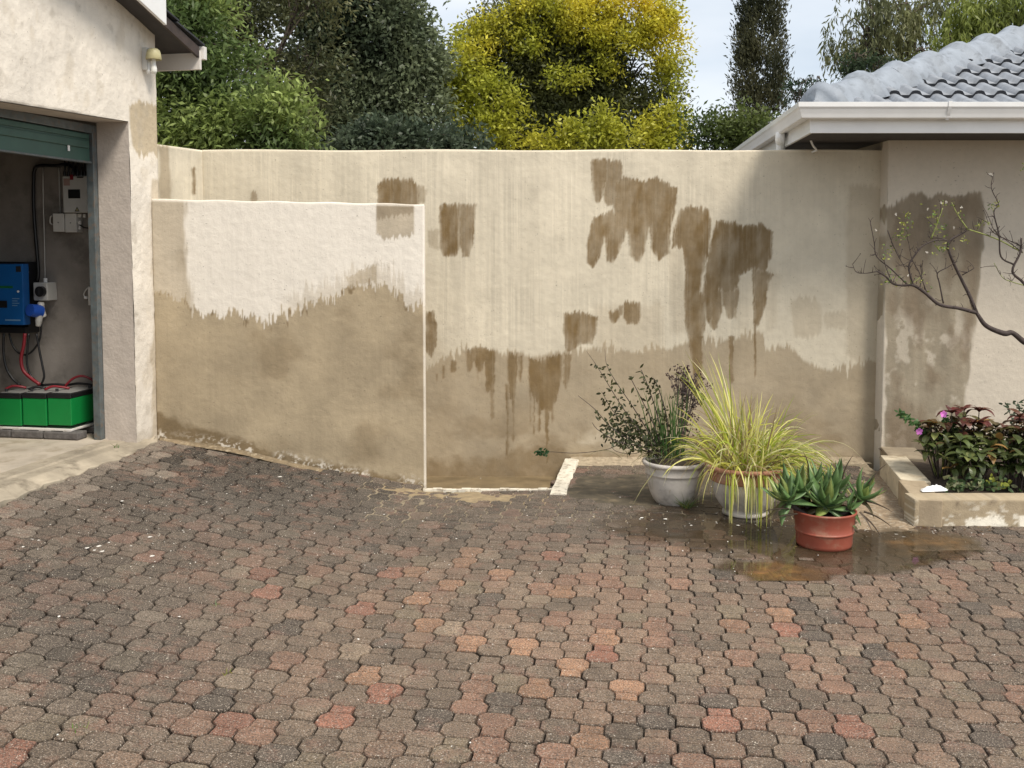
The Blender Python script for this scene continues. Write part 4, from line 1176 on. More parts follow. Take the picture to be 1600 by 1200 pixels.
# batteries on a white pallet over grey bricks
BS = -.42
for i, (x0, x1, lab) in enumerate(((-5, 33.5, "green battery with black lid, nearest the left edge of the photo"), (34.8, 73, "middle green battery with black lid between two others"), (74.3, 112, "rightmost green battery with black lid nearest the door frame"))):
    o0, zt = eq(x0, 622, BS); o1, zb_ = eq(x1, 665.5, BS)
    t = thing("battery", gp(BS, (o0 + o1) / 2, zb_), lab, "battery", "green batteries in a row")
    m = MB(); m.gbox(BS, BS + .33, o0, o1, zb_, zt); m.build("case", M['green_case'], t, bevel=.004)
    m = MB(); m.gbox(BS - .004, BS + .334, o0 - .002, o1 + .002, zt + .001, zt + .032); m.build("lid_rim", M['black'], t, bevel=.004)
    m = MB(); m.gbox(BS + .02, BS + .31, o0 + .015, o1 - .015, zt + .033, zt + .037); m.build("lid", M['grey_lid'], t, bevel=.002)
    for q in (.06, .26):
        oo = o0 + .03 if q < .1 else o1 - .03
        m = MB(); m.tube([gp(BS + q, oo, zt + .037), gp(BS + q, oo, zt + .056)], .011, 8, smooth=False); m.build("terminal", M['black_metal'], t)
zl_ = zt + .06
for P, mat, lab in (([(-.02, .04), (.06, .06), (.14, .055), (.19, .045)], M['red'], "red jumper cable on the left battery lid"),
                    ([(.52, .045), (.60, .065), (.70, .06), (.78, .05)], M['red'], "red jumper cable across the front of the right battery lid"),
                    ([(.62, .05), (.70, .10), (.80, .12), (.90, .10), (.98, .05)], M['red'], "red cable arching over the back of the right battery lid"),
                    ([(.25, .05), (.45, .06), (.6, .055), (.75, .065), (.95, .05)], M['black'], "black cable lying across the battery lids"),
                    ([(.30, .045), (.38, .06), (.48, .05)], M['black'], "short black cable on the middle battery lid")):
    ob0, _ = eq(-5, 622, BS); ob1, _ = eq(112, 622, BS)
    s_ = BS + (.10 if 'front' in lab or 'left' in lab or 'short' in lab else .24)
    m = MB(); m.tube([gp(s_ + .02 * k, ob0 + (ob1 - ob0) * u_, zt + h - .005 if h > .03 else zt + .04) for k, (u_, h) in enumerate(P)], .0085, 7)
    tag(m.build("cable", mat, None, smooth=True), lab, "cable")
t = thing("pallet", gp(BS, -.9, FZ + .07), "white slatted pallet under the green batteries", "pallet")
o0, zt2 = eq(-6, 666, BS); o1, zb2 = eq(113, 674.5, BS)
m = MB(); m.gbox(BS - .012, BS + .34, o0, o1, zt2 - .014, zt2 - .001); m.build("deck_board", M['white_worn'], t, bevel=.002)
for px0, px1 in ((-6, 5), (21, 33), (62, 81), (100, 112)):
    a0, _ = eq(px0, 670, BS); a1, _ = eq(px1, 670, BS)
    m = MB(); m.gbox(BS - .012, BS + .34, a0, a1, zb2, zt2 - .0145); m.build("block", M['white_worn'], t, bevel=.002)
for i, (x0, x1, lab) in enumerate(((-32, 15.5, "grey paving brick at the left edge of the photo under the pallet"), (16.5, 65.5, "middle grey paving brick under the front of the pallet"), (67, 121.5, "lighter grey brick at the right end under the pallet"))):
    a0, z1 = eq(x0, 675, BS - .03); a1, z0 = eq(x1, 688, BS - .03)
    m = MB(); m.gbox(BS - .03, BS + .08, a0, a1, FZ + .001, zb2 - .001); tag(m.build("brick", M['brick_grey'], None, bevel=.009), lab, "brick", "grey bricks under the pallet")
    if i == 2:
        m = MB(); m.gbox(BS + .22, BS + .32, a0 + .08, a1 + .06, FZ + .001, zb2 - .001); tag(m.build("brick", M['brick_grey'], None, bevel=.012), "grey brick at the back right, behind the lighter front brick", "brick", "grey bricks under the pallet")

# wall lamp on the gable corner
q = Vector(ray(224, 88)); O = Vector((0, 0, CAM_H)); tt = (GC - O).dot(GN) / q.dot(GN); LP = O + q * tt
t = thing("wall_lamp", LP, "small cream bulkhead lamp with glass bulb on the white gable corner", "lamp")
m = MB(); m.box(LP + GN * .02 + Vector((0, 0, -.02)), (.04, .05, .15), GN, GU); m.build("bracket", M['box_grey'], t, bevel=.006)
m = MB(); C0 = LP + GN * .075
m.lathe(C0 + Vector((0, 0, -.012)), [(.001, .062), (.026, .060), (.040, .048), (.046, .03), (.052, -.012), (.049, -.014), (.043, .02), (.03, .05)], 20); m.build("shade", M['lamp_cream'], t, smooth=True)
m = MB(); m.lathe(C0 + Vector((0, 0, -.085)), [(.001, -.035), (.014, -.031), (.021, -.015), (.020, .005), (.014, .03), (.012, .07)], 14); m.build("bulb", M['glass_white'], t, smooth=True)
m = MB(); m.lathe(LP + GN * .035 + Vector((0, 0, -.075)), [(.001, -.045), (.010, -.04), (.015, -.02), (.012, .02), (.008, .04)], 12); m.build("sensor", M['white'], t, smooth=True)

# ================================================================== POTS AND PLANTS
def ribbon(mb, pts, w, col, nrm=None, col2=None, fold=.0):
    """grass blade: tapered ribbon through pts (list of Vector), width w at widest"""
    n = len(pts); v = []; f = []; c = []
    for i, p in enumerate(pts):
        t = i / (n - 1); d = (pts[min(i + 1, n - 1)] - pts[max(i - 1, 0)]).normalized()
        sd = d.cross(nrm or Vector((.3, -1, .2))).normalized()
        ww = w * (min(1, t * 5 + .45)) * (1 - t) ** .55 + .0004
        v += [p - sd * ww / 2, p + sd * ww / 2]
        cc_ = col if col2 is None else tuple(col[k] * (1 - t) + col2[k] * t for k in range(3))
        c += [cc_, cc_]
    k = len(mb.v); mb.v += [tuple(x) for x in v]; mb.c += c
    for i in range(n - 1): mb.f.append((k + 2 * i, k + 2 * i + 1, k + 2 * i + 3, k + 2 * i + 2)); mb.mi.append(0)
def arc(base, dirv, L, droop, n=8, wob=0, rr=random):
    """points of an arching blade"""
    p = Vector(base); d = Vector(dirv).normalized(); out = [p.copy()]; st = L / n
    for i in range(n):
        d = (d + Vector((rr.gauss(0, wob), rr.gauss(0, wob), -droop * st * (1 + 1.6 * i / n)))).normalized()
        p = p + d * st; out.append(p.copy())
    return out

def leaf_part_mesh(name, L, W, curve, thick, nl=5, fold=.25, kind='broad', tip=1.0):
    """a broad leaf along +X, up +Z, curving down; closed for thick (succulent) leaves"""
    v = []; f = []
    for i in range(nl + 1):
        t = i / nl
        x = L * (math.sin(curve * t) / curve if curve else t); z = -L * ((1 - math.cos(curve * t)) / curve if curve else 0)
        if kind == 'aloe': w = W * (1 - t ** 2.2) * (.85 + .3 * math.sin(math.pi * min(1, t * 1.3))) / 2 + .0006; th = thick * (1 - t) ** .7 + .0008
        else: w = W * (math.sin(math.pi * min(1, t * .93 + .05)) ** .8) / 2 + .0005; th = 0
        if kind == 'aloe':
            a = curve * t
            ux, uz = math.sin(a), math.cos(a)
            for (yy, hh) in ((-w, .35 * th), (0, -.12 * th), (w, .35 * th), (0, -th)):
                v.append((x + ux * hh, yy, z + uz * hh))
        else:
            for (yy, hh) in ((-w, fold * w), (0, 0), (w, fold * w)): v.append((x, yy, z + hh + .04 * L * math.sin(t * 9) * (abs(yy) > 0) * .5))
    k = 4 if kind == 'aloe' else 3
    for i in range(nl):
        a = i * k
        if kind == 'aloe':
            for j in range(4): f.append((a + j, a + (j + 1) % 4, a + k + (j + 1) % 4, a + k + j))
        else:
            f += [(a, a + 1, a + k + 1, a + k), (a + 1, a + 2, a + k + 2, a + k + 1)]
    me = bpy.data.meshes.new(name); me.from_pydata(v, [], f); me.polygons.foreach_set("use_smooth", [kind == 'aloe'] * len(f)); me.update()
    return me
def put_leaf(me, parent, P, d, up, col, sc=1.0, name="leaf"):
    X = Vector(d).normalized(); Z = Vector(up); Z = (Z - X * Z.dot(X))
    if Z.length < 1e-4: Z = X.orthogonal()
    Z.normalize(); Y = Z.cross(X)
    o = bpy.data.objects.new(name, me); Mx = Matrix((X, Y, Z)).transposed().to_4x4()
    Mx = Matrix.Translation(Vector(P) - OFF.get(parent.name, Vector((0, 0, 0)))) @ Mx @ Matrix.Scale(sc, 4)
    o.matrix_world = Mx; o.color = (*col, 1); link(o, parent); return o

# --- grey pot
def pot_at(px, py, r):
    P = onz(px, py); return Vector((P.x * (1 + r / P.y), P.y + r, .002))
gc = pot_at(1053, 793, .118)
t = thing("potted_shrub", gc, "weathered grey white pot with a leaning small-leaved shrub and green blades", "potted plant")
pot = MB(); pot.lathe(gc, [(.001, 0), (.112, 0), (.118, .008), (.135, .03), (.158, .08), (.172, .13), (.180, .175), (.181, .192), (.187, .196), (.188, .203), (.186, .208), (.190, .240), (.192, .250), (.203, .254), (.207, .264), (.204, .276), (.196, .280), (.184, .277), (.180, .255)], 48)
po = pot.build("pot", M['pot_white'], t, smooth=True)
m = MB(); m.lathe(gc, [(.001, .252), (.09, .256), (.181, .25)], 24); m.build("soil", M['soil'], t, smooth=True)
rr = random.Random(21)
ST = gc + Vector((0, 0, .25))
stems = MB(); lv = MB()
def small_leaf(mb, p, d, L, W, col):
    d = Vector(d).normalized(); sd = d.cross(Vector((rr.gauss(0, .4), -1, rr.gauss(.3, .4)))).normalized(); nn = sd.cross(d)
    k = len(mb.v); mb.v += [tuple(q) for q in (p, p + d * L * .35 - sd * W / 2 + nn * W * .12, p + d * L * .75 - sd * W * .36, p + d * L, p + d * L * .75 + sd * W * .36, p + d * L * .35 + sd * W / 2 + nn * W * .12)]
    mb.c += [col] * 6; mb.f.append(tuple(range(k, k + 6))); mb.mi.append(0)
def px_pt(px, py, Y): return at(px, py, Y)
main_stems = [[(1032, 712), (1005, 680), (975, 640), (950, 600), (930, 568), (916, 548)], [(1030, 712), (990, 690), (955, 668), (930, 640), (903, 618)],
              [(1034, 712), (1010, 670), (985, 630), (962, 596), (948, 570), (945, 545)], [(1030, 712), (1000, 697), (965, 690), (935, 672), (925, 660)],
              [(1038, 712), (1022, 665), (1003, 625), (985, 590)], [(1040, 712), (1030, 660), (1015, 610), (1002, 578)], [(1045, 712), (1042, 655), (1030, 610), (1020, 590)],
              [(1036, 712), (1012, 690), (985, 664), (960, 645), (940, 612)], [(1030, 714), (1010, 705), (985, 702), (960, 690)]]
for k, P in enumerate(main_stems):
    pts = [px_pt(x, y, gc.y + .02 * i * (k % 3 - 1) + (0.0 if i else 0)) for i, (x, y) in enumerate(P)]
    pts, rad = catmull(pts, [.0045 * (1 - .16 * i) for i in range(len(pts))], 6)
    stems.tube(pts, rad, 5, smooth=False)
    n = len(pts)
    for i in range(6 if k < 4 else 3, n - (6 if k < 4 else 0)):
        for q in range(2 if k in (0, 2, 4) else 4):
            if rr.random() < .35: continue
            d = Vector((rr.gauss(-.1, .6), rr.gauss(0, .6), rr.gauss(-.35, .5)))
            g = rr.uniform(.5, 1.4)
            small_leaf(lv, pts[i] + Vector((rr.gauss(0, .012), rr.gauss(0, .02), rr.gauss(0, .008))), d, rr.uniform(.022, .045), rr.uniform(.010, .017), (.075 * g, .085 * g, .030 * g))
for k in range(420):                      # dense low foliage leaning left
    u_ = rr.random() ** .8
    P = px_pt(1040 - 85 * u_ + rr.gauss(0, 9), 702 - 45 * u_ * rr.uniform(.2, 1.3) + rr.gauss(0, 9) - 14 * rr.random(), 6.55 + rr.gauss(0, .06))
    g = rr.uniform(.4, 1.3); small_leaf(lv, P, (rr.gauss(-.3, .6), rr.gauss(-.2, .5), rr.gauss(-.2, .6)), rr.uniform(.02, .042), rr.uniform(.01, .016), (.065 * g, .082 * g, .03 * g))
# long runner to a small leafy tip against the wall
run = [px_pt(x, y, Y) for x, y, Y in ((1022, 712, 6.6), (1000, 706, 6.8), (975, 694, 7.1), (945, 703, 7.35), (900, 708, 7.5), (862, 706, 7.6), (846, 708, 7.62))]
stems.tube(run, .0022, 5)
run = [px_pt(x, y, Y) for x, y, Y in ((1015, 700, 6.6), (990, 709, 6.8), (965, 706, 6.95), (955, 698, 7.0))]
stems.tube(run, .002, 5)
for q in range(40): small_leaf(lv, run[0] * 0 + px_pt(846 + rr.gauss(0, 4), 707 + rr.gauss(0, 1.6), 7.6), (rr.gauss(0, 1), rr.gauss(-.3, .5), rr.gauss(0, .5)), .03, .014, (.03, .09, .03))
# dead seed heads behind the green blades
for k in range(9):
    x1 = 1058 + k * 4.2 + rr.gauss(0, 3); y1 = 575 + rr.uniform(0, 40)
    pts = [px_pt(1062 + rr.gauss(0, 4), 712, 6.66), px_pt(1066 + (x1 - 1070) * .4, 660, 6.68), px_pt(x1, y1, 6.7)]
    stems.tube(pts, .0032, 5)
    for q in range(9):
        a = px_pt(x1 + rr.gauss(0, 7), y1 + rr.gauss(12, 14), 6.7)
        stems.tube([pts[1].lerp(pts[2], rr.uniform(.3, .9)), a], .0014, 4, smooth=False)
        for w_ in range(6): small_leaf(lv, a + Vector((rr.gauss(0, .006), 0, rr.gauss(0, .006))), (rr.gauss(0, 1), rr.gauss(0, .5), rr.gauss(0, 1)), .014, .009, (.07, .035, .035))
for k in range(110):                      # dark dead growth at the right of the pot
    P = px_pt(1072 + rr.gauss(0, 10), 650 + rr.gauss(0, 32), 6.68)
    small_leaf(lv, P, (rr.gauss(0, .7), 0, rr.gauss(.2, .8)), rr.uniform(.015, .03), .01, (.06, .04, .035))
stems.build("stems", M['twig'], t, smooth=True); o = lv.build("small_leaves", M['leaf'], t, tint=True); o['kind'] = 'stuff'
gb = MB()
for k in range(60):
    bx = 1040 + rr.gauss(0, 13); tall = rr.random() < .45
    base = px_pt(bx, 716, 6.56 + rr.gauss(0, .05)); L = rr.uniform(.36, .50) if tall else rr.uniform(.15, .32)
    P = arc(base, (rr.gauss(0, .10 if tall else .3), rr.gauss(0, .1), 1), L, rr.uniform(0, .5) if tall else rr.uniform(.3, 3), 6, .02, rr)
    g = rr.uniform(.7, 1.3); ribbon(gb, P, rr.uniform(.007, .011), (.05 * g, .13 * g, .035 * g), Vector((rr.gauss(0, .5), -1, 0)), (.10 * g, .17 * g, .05 * g))
for k in range(46):                       # thin pale wisps over the rim
    base = px_pt(1045 + rr.gauss(0, 26), 716, 6.5 + rr.gauss(0, .05))
    P = arc(base, (rr.gauss(0, .6), rr.gauss(-.2, .3), .8), rr.uniform(.15, .36), rr.uniform(4, 9), 9, .03, rr)
    ribbon(gb, P, .003, (.17, .18, .07), Vector((rr.gauss(0, .5), -1, .1)))
ribbon(gb, [px_pt(1035, 718, 6.4), px_pt(1020, 740, 6.36), px_pt(1002, 765, 6.3), px_pt(988, 790, 6.24)], .007, (.35, .33, .16))
o = gb.build("blades", M['blade'], t, tint=True); o['kind'] = 'stuff'

# --- white bowl with yellow grass
wc = pot_at(1164, 812, .14)
t = thing("potted_grass", wc, "white bowl pot with terracotta rim and tall yellow grass spilling over", "potted plant")
m = MB(); m.lathe(wc, [(.001, 0), (.135, 0), (.142, .010), (.138, .022), (.128, .030), (.150, .05), (.182, .10), (.202, .16), (.212, .215)], 48); m.build("pot", M['pot_white'], t, smooth=True)
m = MB(); m.lathe(wc, [(.211, .212), (.217, .214), (.219, .222), (.222, .27), (.226, .278), (.240, .284), (.250, .294), (.249, .306), (.240, .314), (.226, .312), (.215, .30), (.212, .28)], 48); m.build("rim_band", M['terracotta_clay'], t, smooth=True)
m = MB(); m.lathe(wc, [(.001, .285), (.12, .29), (.214, .283)], 24); m.build("soil", M['soil'], t, smooth=True)
rr = random.Random(33); gb = MB(); TOP = wc + Vector((0, 0, .285))
def gcol(dry=False):
    g = rr.uniform(.75, 1.25)
    if dry: return (.36 * g, .27 * g, .13 * g)
    return rr.choice([(.60 * g, .60 * g, .11 * g), (.74 * g, .70 * g, .24 * g), (.40 * g, .50 * g, .07 * g), (.76 * g, .72 * g, .40 * g)])
def gbase(r=.17): a = rr.uniform(0, 6.283); q = r * math.sqrt(rr.random()); return TOP + Vector((q * math.cos(a), q * math.sin(a), -.01))
for k in range(470):                      # the mound
    b = gbase(.19); out = Vector((b.x - TOP.x, b.y - TOP.y, 0)) * 2.7
    d = Vector((out.x + rr.gauss(0, .35), out.y + rr.gauss(-.05, .35), 1)); L = rr.uniform(.22, .52)
    ribbon(gb, arc(b, d, L, rr.uniform(.8, 4.2), 8, .03, rr), rr.uniform(.006, .013), gcol(rr.random() < .2), Vector((rr.gauss(0, .6), -1, rr.gauss(0, .3))))
for k in range(110):                       # arching to the right
    b = gbase(.14) + Vector((.06, 0, 0)); d = Vector((rr.uniform(.5, 1.2), rr.gauss(-.1, .3), rr.uniform(.6, 1.1)))
    ribbon(gb, arc(b, d, rr.uniform(.4, .68), rr.uniform(1.6, 3.6), 9, .02, rr), rr.uniform(.004, .008), gcol(), Vector((rr.gauss(0, .6), -1, rr.gauss(0, .3))))
for k in range(34):                       # tall fan leaning left
    b = TOP + Vector((-.03 + rr.gauss(0, .03), .02 + rr.gauss(0, .03), 0)); d = Vector((rr.uniform(-.46, -.12), rr.gauss(0, .1), 1))
    ribbon(gb, arc(b, d, rr.uniform(.50, .80), rr.uniform(-.1, .9), 8, .012, rr), rr.uniform(.007, .013), gcol(), Vector((rr.gauss(0, .5), -1, 0)))
for k in range(26):                       # upright in the middle
    b = gbase(.10); d = Vector((rr.gauss(.08, .16), rr.gauss(0, .1), 1))
    ribbon(gb, arc(b, d, rr.uniform(.35, .58), rr.uniform(0, 1.4), 8, .015, rr), rr.uniform(.007, .014), gcol(rr.random() < .15), Vector((rr.gauss(0, .5), -1, 0)))
for k in range(120):                      # dry tangle to the left and low down
    b = gbase(.2); d = Vector((rr.uniform(-1.1, .5), rr.gauss(-.2, .4), rr.uniform(.3, 1)))
    ribbon(gb, arc(b, d, rr.uniform(.18, .42), rr.uniform(4, 11), 9, .06, rr), rr.uniform(.003, .005), gcol(rr.random() < .6), Vector((rr.gauss(0, .6), -1, rr.gauss(0, .3))))
for k in range(34):                       # hanging over the front
    x = rr.choice([rr.gauss(-.12, .015), rr.gauss(-.10, .02), rr.gauss(-.02, .02), rr.gauss(.03, .02), rr.gauss(.05, .03)])
    b = TOP + Vector((x, -.16 + rr.gauss(0, .02), .01)); d = Vector((rr.gauss(0, .3) + x * .3, -1.0, rr.uniform(.2, .9)))
    ribbon(gb, arc(b, d, rr.uniform(.22, .50), rr.uniform(9, 20), 12, .03, rr), rr.uniform(.007, .014), gcol(), Vector((rr.gauss(0, .3), -1, -.2)))
for k in range(70):                       # small dark green shoots low on the right
    b = TOP + Vector((rr.uniform(.05, .22), rr.gauss(-.05, .08), 0)); d = Vector((rr.gauss(.3, .4), rr.gauss(0, .3), 1)); g = rr.uniform(.6, 1.2)
    ribbon(gb, arc(b, d, rr.uniform(.10, .24), rr.uniform(1, 5), 6, .04, rr), .006, (.07 * g, .13 * g, .04 * g), Vector((rr.gauss(0, .5), -1, 0)))
o = gb.build("grass_blades", M['blade'], t, tint=True); o['kind'] = 'stuff'

# --- terracotta pot with aloe
ac = pot_at(1287, 864, .15)
t = thing("potted_aloe", ac, "round reddish terracotta pot holding a dense green aloe, standing in the puddle", "potted plant")
m = MB(); m.lathe(ac, [(.001, 0), (.140, 0), (.147, .006), (.151, .02), (.152, .076), (.1535, .079), (.158, .081), (.159, .087), (.156, .091), (.1545, .093), (.160, .13), (.168, .185), (.172, .190), (.172, .198), (.166, .200), (.160, .19), (.155, .165)], 56); m.build("pot", M['terracotta'], t, smooth=True)
m = MB(); m.lathe(ac, [(.001, .172), (.1, .176), (.157, .17)], 24); m.build("soil", M['soil'], t, smooth=True)
AL = [leaf_part_mesh("leaf", L, W, cv, .014, 6, kind='aloe') for (L, W, cv) in ((.18, .066, -.55), (.20, .062, -.75), (.16, .068, -.35), (.18, .072, .25), (.21, .058, -.95), (.17, .070, .65))]
for me in AL: me.materials.append(M['aloe'])
DRY = leaf_part_mesh("dry_leaf", .17, .016, .5, .006, 5, kind='aloe'); DRY.materials.append(M['aloe'])
rr = random.Random(4)
ros = [((0.0, -.02, .235), 1.05, 24, (0, -.25, 1)), ((-.215, -.02, .26), .98, 18, (-.35, -.15, 1)), ((-.12, .07, .28), .98, 15, (-.1, .0, 1)), ((.075, .08, .29), .98, 16, (.1, .05, 1)),
       ((.21, .02, .26), .86, 17, (.42, -.1, 1)), ((-.02, .14, .30), .95, 12, (0, .3, 1)), ((.12, -.06, .22), .6, 8, (.5, -.5, 1))]
stm = MB()
for (c_, sc, n, ax) in ros:
    C_ = ac + Vector(c_); ax = Vector(ax).normalized(); e1 = ax.orthogonal().normalized(); e2 = ax.cross(e1)
    stm.tube([ac + Vector((c_[0] * .45, c_[1] * .45, .165)), ac + Vector((c_[0] * .8, c_[1] * .8, .165 + (c_[2] - .165) * .5)), C_], .014, 7)
    for k in range(n):
        a = k * 2.39996; tt_ = (k + .5) / n
        el = math.radians(-28 + 104 * tt_ + rr.gauss(0, 5))
        d = (e1 * math.cos(a) + e2 * math.sin(a)) * math.cos(el) + ax * math.sin(el)
        g = rr.uniform(.8, 1.2); yel = rr.random() < .22
        col = (.13 * g, .225 * g, .075 * g) if not yel else (.24 * g, .30 * g, .08 * g)
        if tt_ < .15 and rr.random() < .4: col = (.16 * g, .13 * g, .06 * g)
        me = AL[rr.choice([0, 1, 2, 4])] if el > .15 else AL[rr.choice([3, 5, 3, 0])]
        put_leaf(me, t, C_ - ax * (.014 * (1 - tt_)), d, ax, col, sc * rr.uniform(.82, 1.12) * (1 - .38 * max(0, tt_ - .55)))
for (c_, d, s_) in (((-.2, -.08, .22), (-1, -.3, .25), 1.1), ((-.18, -.1, .20), (-1, -.2, .05), 1.0), ((-.22, -.04, .24), (-.8, -.5, -.3), .8), ((.2, -.05, .2), (1, -.3, -.25), 1.0), ((.18, -.08, .19), (.8, -.5, -.6), .9),
                    ((.1, .02, .36), (.15, 0, 1), .9), ((-.06, .1, .38), (-.05, 0, 1), .8), ((.24, .0, .34), (.5, 0, 1), .9), ((.16, -.1, .21), (.4, -.6, -.5), .8), ((.22, -.02, .25), (1, -.4, -.1), .9)):
    g = rr.uniform(.7, 1.1); put_leaf(DRY, t, ac + Vector(c_), d, (0, 0, 1), (.10 * g, .07 * g, .045 * g), s_, "dry_leaf")
stm.build("stem", M['twig'], t, smooth=True)

# --- planting in the bed
LEAF = []
for (L, W, cv, fo) in ((.11, .052, 1.2, .35), (.10, .05, .8, .3), (.125, .055, 1.55, .4), (.09, .048, .5, .25), (.115, .048, 1.9, .35)):
    me = leaf_part_mesh("leaf", L, W, cv, 0, 6, fo); me.materials.append(M['leaf_obj']); LEAF.append(me)
rr = random.Random(55)
plants = [((2.86, 6.72), "copperleaf shrub with maroon top leaves, nearest the two pink flowers", .46, 13), ((3.08, 6.78), "tallest maroon copperleaf shrub at the back of the garden bed", .53, 14),
          ((3.20, 6.42), "green and bronze leafy shrub at the middle front of the garden bed", .38, 15), ((3.42, 6.68), "copperleaf shrub with arching dark red leaves in front of the pale wall", .48, 14),
          ((3.58, 6.36), "leafy shrub with a pink and yellow leaf by the right edge", .40, 15), ((2.92, 6.44), "low olive green shrub at the left front of the garden bed", .34, 13), ((3.95, 6.55), "bronze leaved shrub beyond the right edge of the photo", .5, 8)]
for (xy, lab, H, ns) in plants:
    base = Vector((xy[0], xy[1], .12)); t = thing("leafy_shrub", base, lab, "shrub", "shrubs in the raised garden bed"); stm = MB()
    for k in range(ns):
        a = k * 2.4 + rr.random(); r_ = .20 * math.sqrt((k + .4) / ns)
        hh = H * rr.uniform(.55, 1.0) * (1 - .25 * r_ / .17)
        tip = base + Vector((r_ * math.cos(a) + rr.gauss(0, .02), r_ * math.sin(a) * .9, hh))
        foot = base + Vector((r_ * .35 * math.cos(a), r_ * .35 * math.sin(a), -.02))
        mid = foot.lerp(tip, .5) + Vector((rr.gauss(0, .015), rr.gauss(0, .015), 0))
        stm.tube([foot, mid, tip], [.006, .005, .003], 5)
        whorls = 3 if hh > .24 else 2
        for w_ in range(whorls):
            c_ = mid.lerp(tip, 1 - w_ / (whorls + .4)) if w_ < whorls else mid
            nlv = 6 if w_ == 0 else 5
            for q in range(nlv):
                an = q * 6.283 / nlv + w_ * .6 + rr.gauss(0, .25); el = (.75 - .35 * w_) + rr.gauss(0, .2) if w_ == 0 else rr.uniform(-.1, .45)
                d = Vector((math.cos(an) * math.cos(el), math.sin(an) * math.cos(el), math.sin(el)))
                zz = c_.z; g = rr.uniform(.65, 1.25)
                red = 1 / (1 + math.exp(-(zz - .44 + rr.gauss(0, .04)) * 30)) if 'low olive' not in lab else 0
                if 'middle front' in lab: red *= .3
                col = tuple(((.095, .125, .038)[i] * (1 - red) + (.13, .032, .030)[i] * red) * g for i in range(3))
                if rr.random() < .10 and red < .3: col = (.20 * g, .22 * g, .07 * g)
                if rr.random() < .04: col = (.34 * g, .19 * g, .06 * g)
                put_leaf(rr.choice(LEAF), t, c_, d, (0, 0, 1), col, rr.uniform(.75, 1.1) * (1 - .08 * w_))
    if 'pink and yellow' in lab:
        put_leaf(LEAF[0], t, base + Vector((-.02, -.02, .36)), (-.2, -.3, .9), (0, -1, 0), (.62, .20, .20), 1.2)
        put_leaf(LEAF[1], t, base + Vector((.06, -.1, .30)), (.1, -.6, -.6), (0, -1, .4), (.60, .40, .12), 1.2)
        put_leaf(LEAF[1], t, base + Vector((-.02, -.12, .17)), (.0, -.5, -.8), (0, -1, .4), (.55, .30, .08), 1.0)
    stm.build("stems", M['twig'], t, smooth=True)
# periwinkle with two pink flowers
t = thing("periwinkle", (2.72, 6.75, .12), "bright green periwinkle with two pink flowers leaning left over the edging", "flowering plant")
stm = MB(); lv = MB(); Yp = 6.75
for P in ([(1462, 745), (1450, 700), (1438, 672), (1420, 655), (1404, 645)], [(1468, 745), (1462, 700), (1448, 678), (1437, 674)], [(1470, 745), (1478, 700), (1480, 670), (1474, 650)], [(1475, 745), (1490, 705), (1492, 680), (1485, 662)],
          [(1465, 745), (1455, 715), (1450, 690)], [(1472, 745), (1472, 712), (1466, 684)], [(1480, 745), (1497, 715), (1500, 690)]):
    pts, rad = catmull([at(x, y, Yp) for x, y in P], [.004 - .0005 * i for i in range(len(P))], 6); stm.tube(pts, rad, 5, smooth=False)
    for i in range(8, len(pts)):
        for q in range(5):
            g = rr.uniform(.7, 1.35); small_leaf(lv, pts[i], (rr.gauss(0, 1), rr.gauss(-.2, .7), rr.gauss(.15, .6)), rr.uniform(.028, .046), rr.uniform(.014, .019), (.085 * g, .175 * g, .055 * g))
stm.build("stems", M['twig_green'], t, smooth=True); o = lv.build("small_leaves", M['leaf'], t, tint=True); o['kind'] = 'stuff'
for (x, y) in ((1474, 647), (1436, 674)):
    C_ = at(x, y, Yp - .05); m = MB()
    for k in range(5):
        a = k * 1.2566 + .3; d = Vector((math.cos(a), -.25, math.sin(a))).normalized(); sd = Vector((-math.sin(a), 0, math.cos(a)))
        m.add([C_, C_ + d * .013 - sd * .010, C_ + d * .024 - sd * .006, C_ + d * .024 + sd * .007, C_ + d * .013 + sd * .011], [(0, 1, 2, 3, 4)])
    fl = m.build("flower", M['pink'], t)
# feathery grey-green shrub at the right
t = thing("feathery_shrub", (3.72, 7.1, .12), "grey green fine-leaved shrub against the pale house wall", "shrub")
stm = MB(); lv = MB()
for P in ([(1600, 745), (1592, 700), (1585, 665), (1572, 632)], [(1604, 745), (1600, 690), (1594, 650), (1590, 628)], [(1608, 745), (1612, 690), (1606, 655), (1601, 640)], [(1596, 745), (1586, 705), (1588, 680)], [(1612, 745), (1625, 690), (1630, 650)], [(1615, 745), (1640, 700), (1650, 660)]):
    pts, rad = catmull([at(x, y, 7.1) for x, y in P], [.004, .003, .0025, .0018][:len(P)], 6); stm.tube(pts, rad, 5, smooth=False)
    for i in range(5, len(pts)):
        for q in range(4):
            g = rr.uniform(.7, 1.2); small_leaf(lv, pts[i] + Vector((rr.gauss(0, .01), rr.gauss(0, .02), 0)), (rr.gauss(0, 1), rr.gauss(0, .6), rr.gauss(.1, .4)), rr.uniform(.025, .045), .014, (.09 * g, .13 * g, .075 * g))
stm.build("stems", M['twig'], t, smooth=True); o = lv.build("small_leaves", M['leaf'], t, tint=True); o['kind'] = 'stuff'
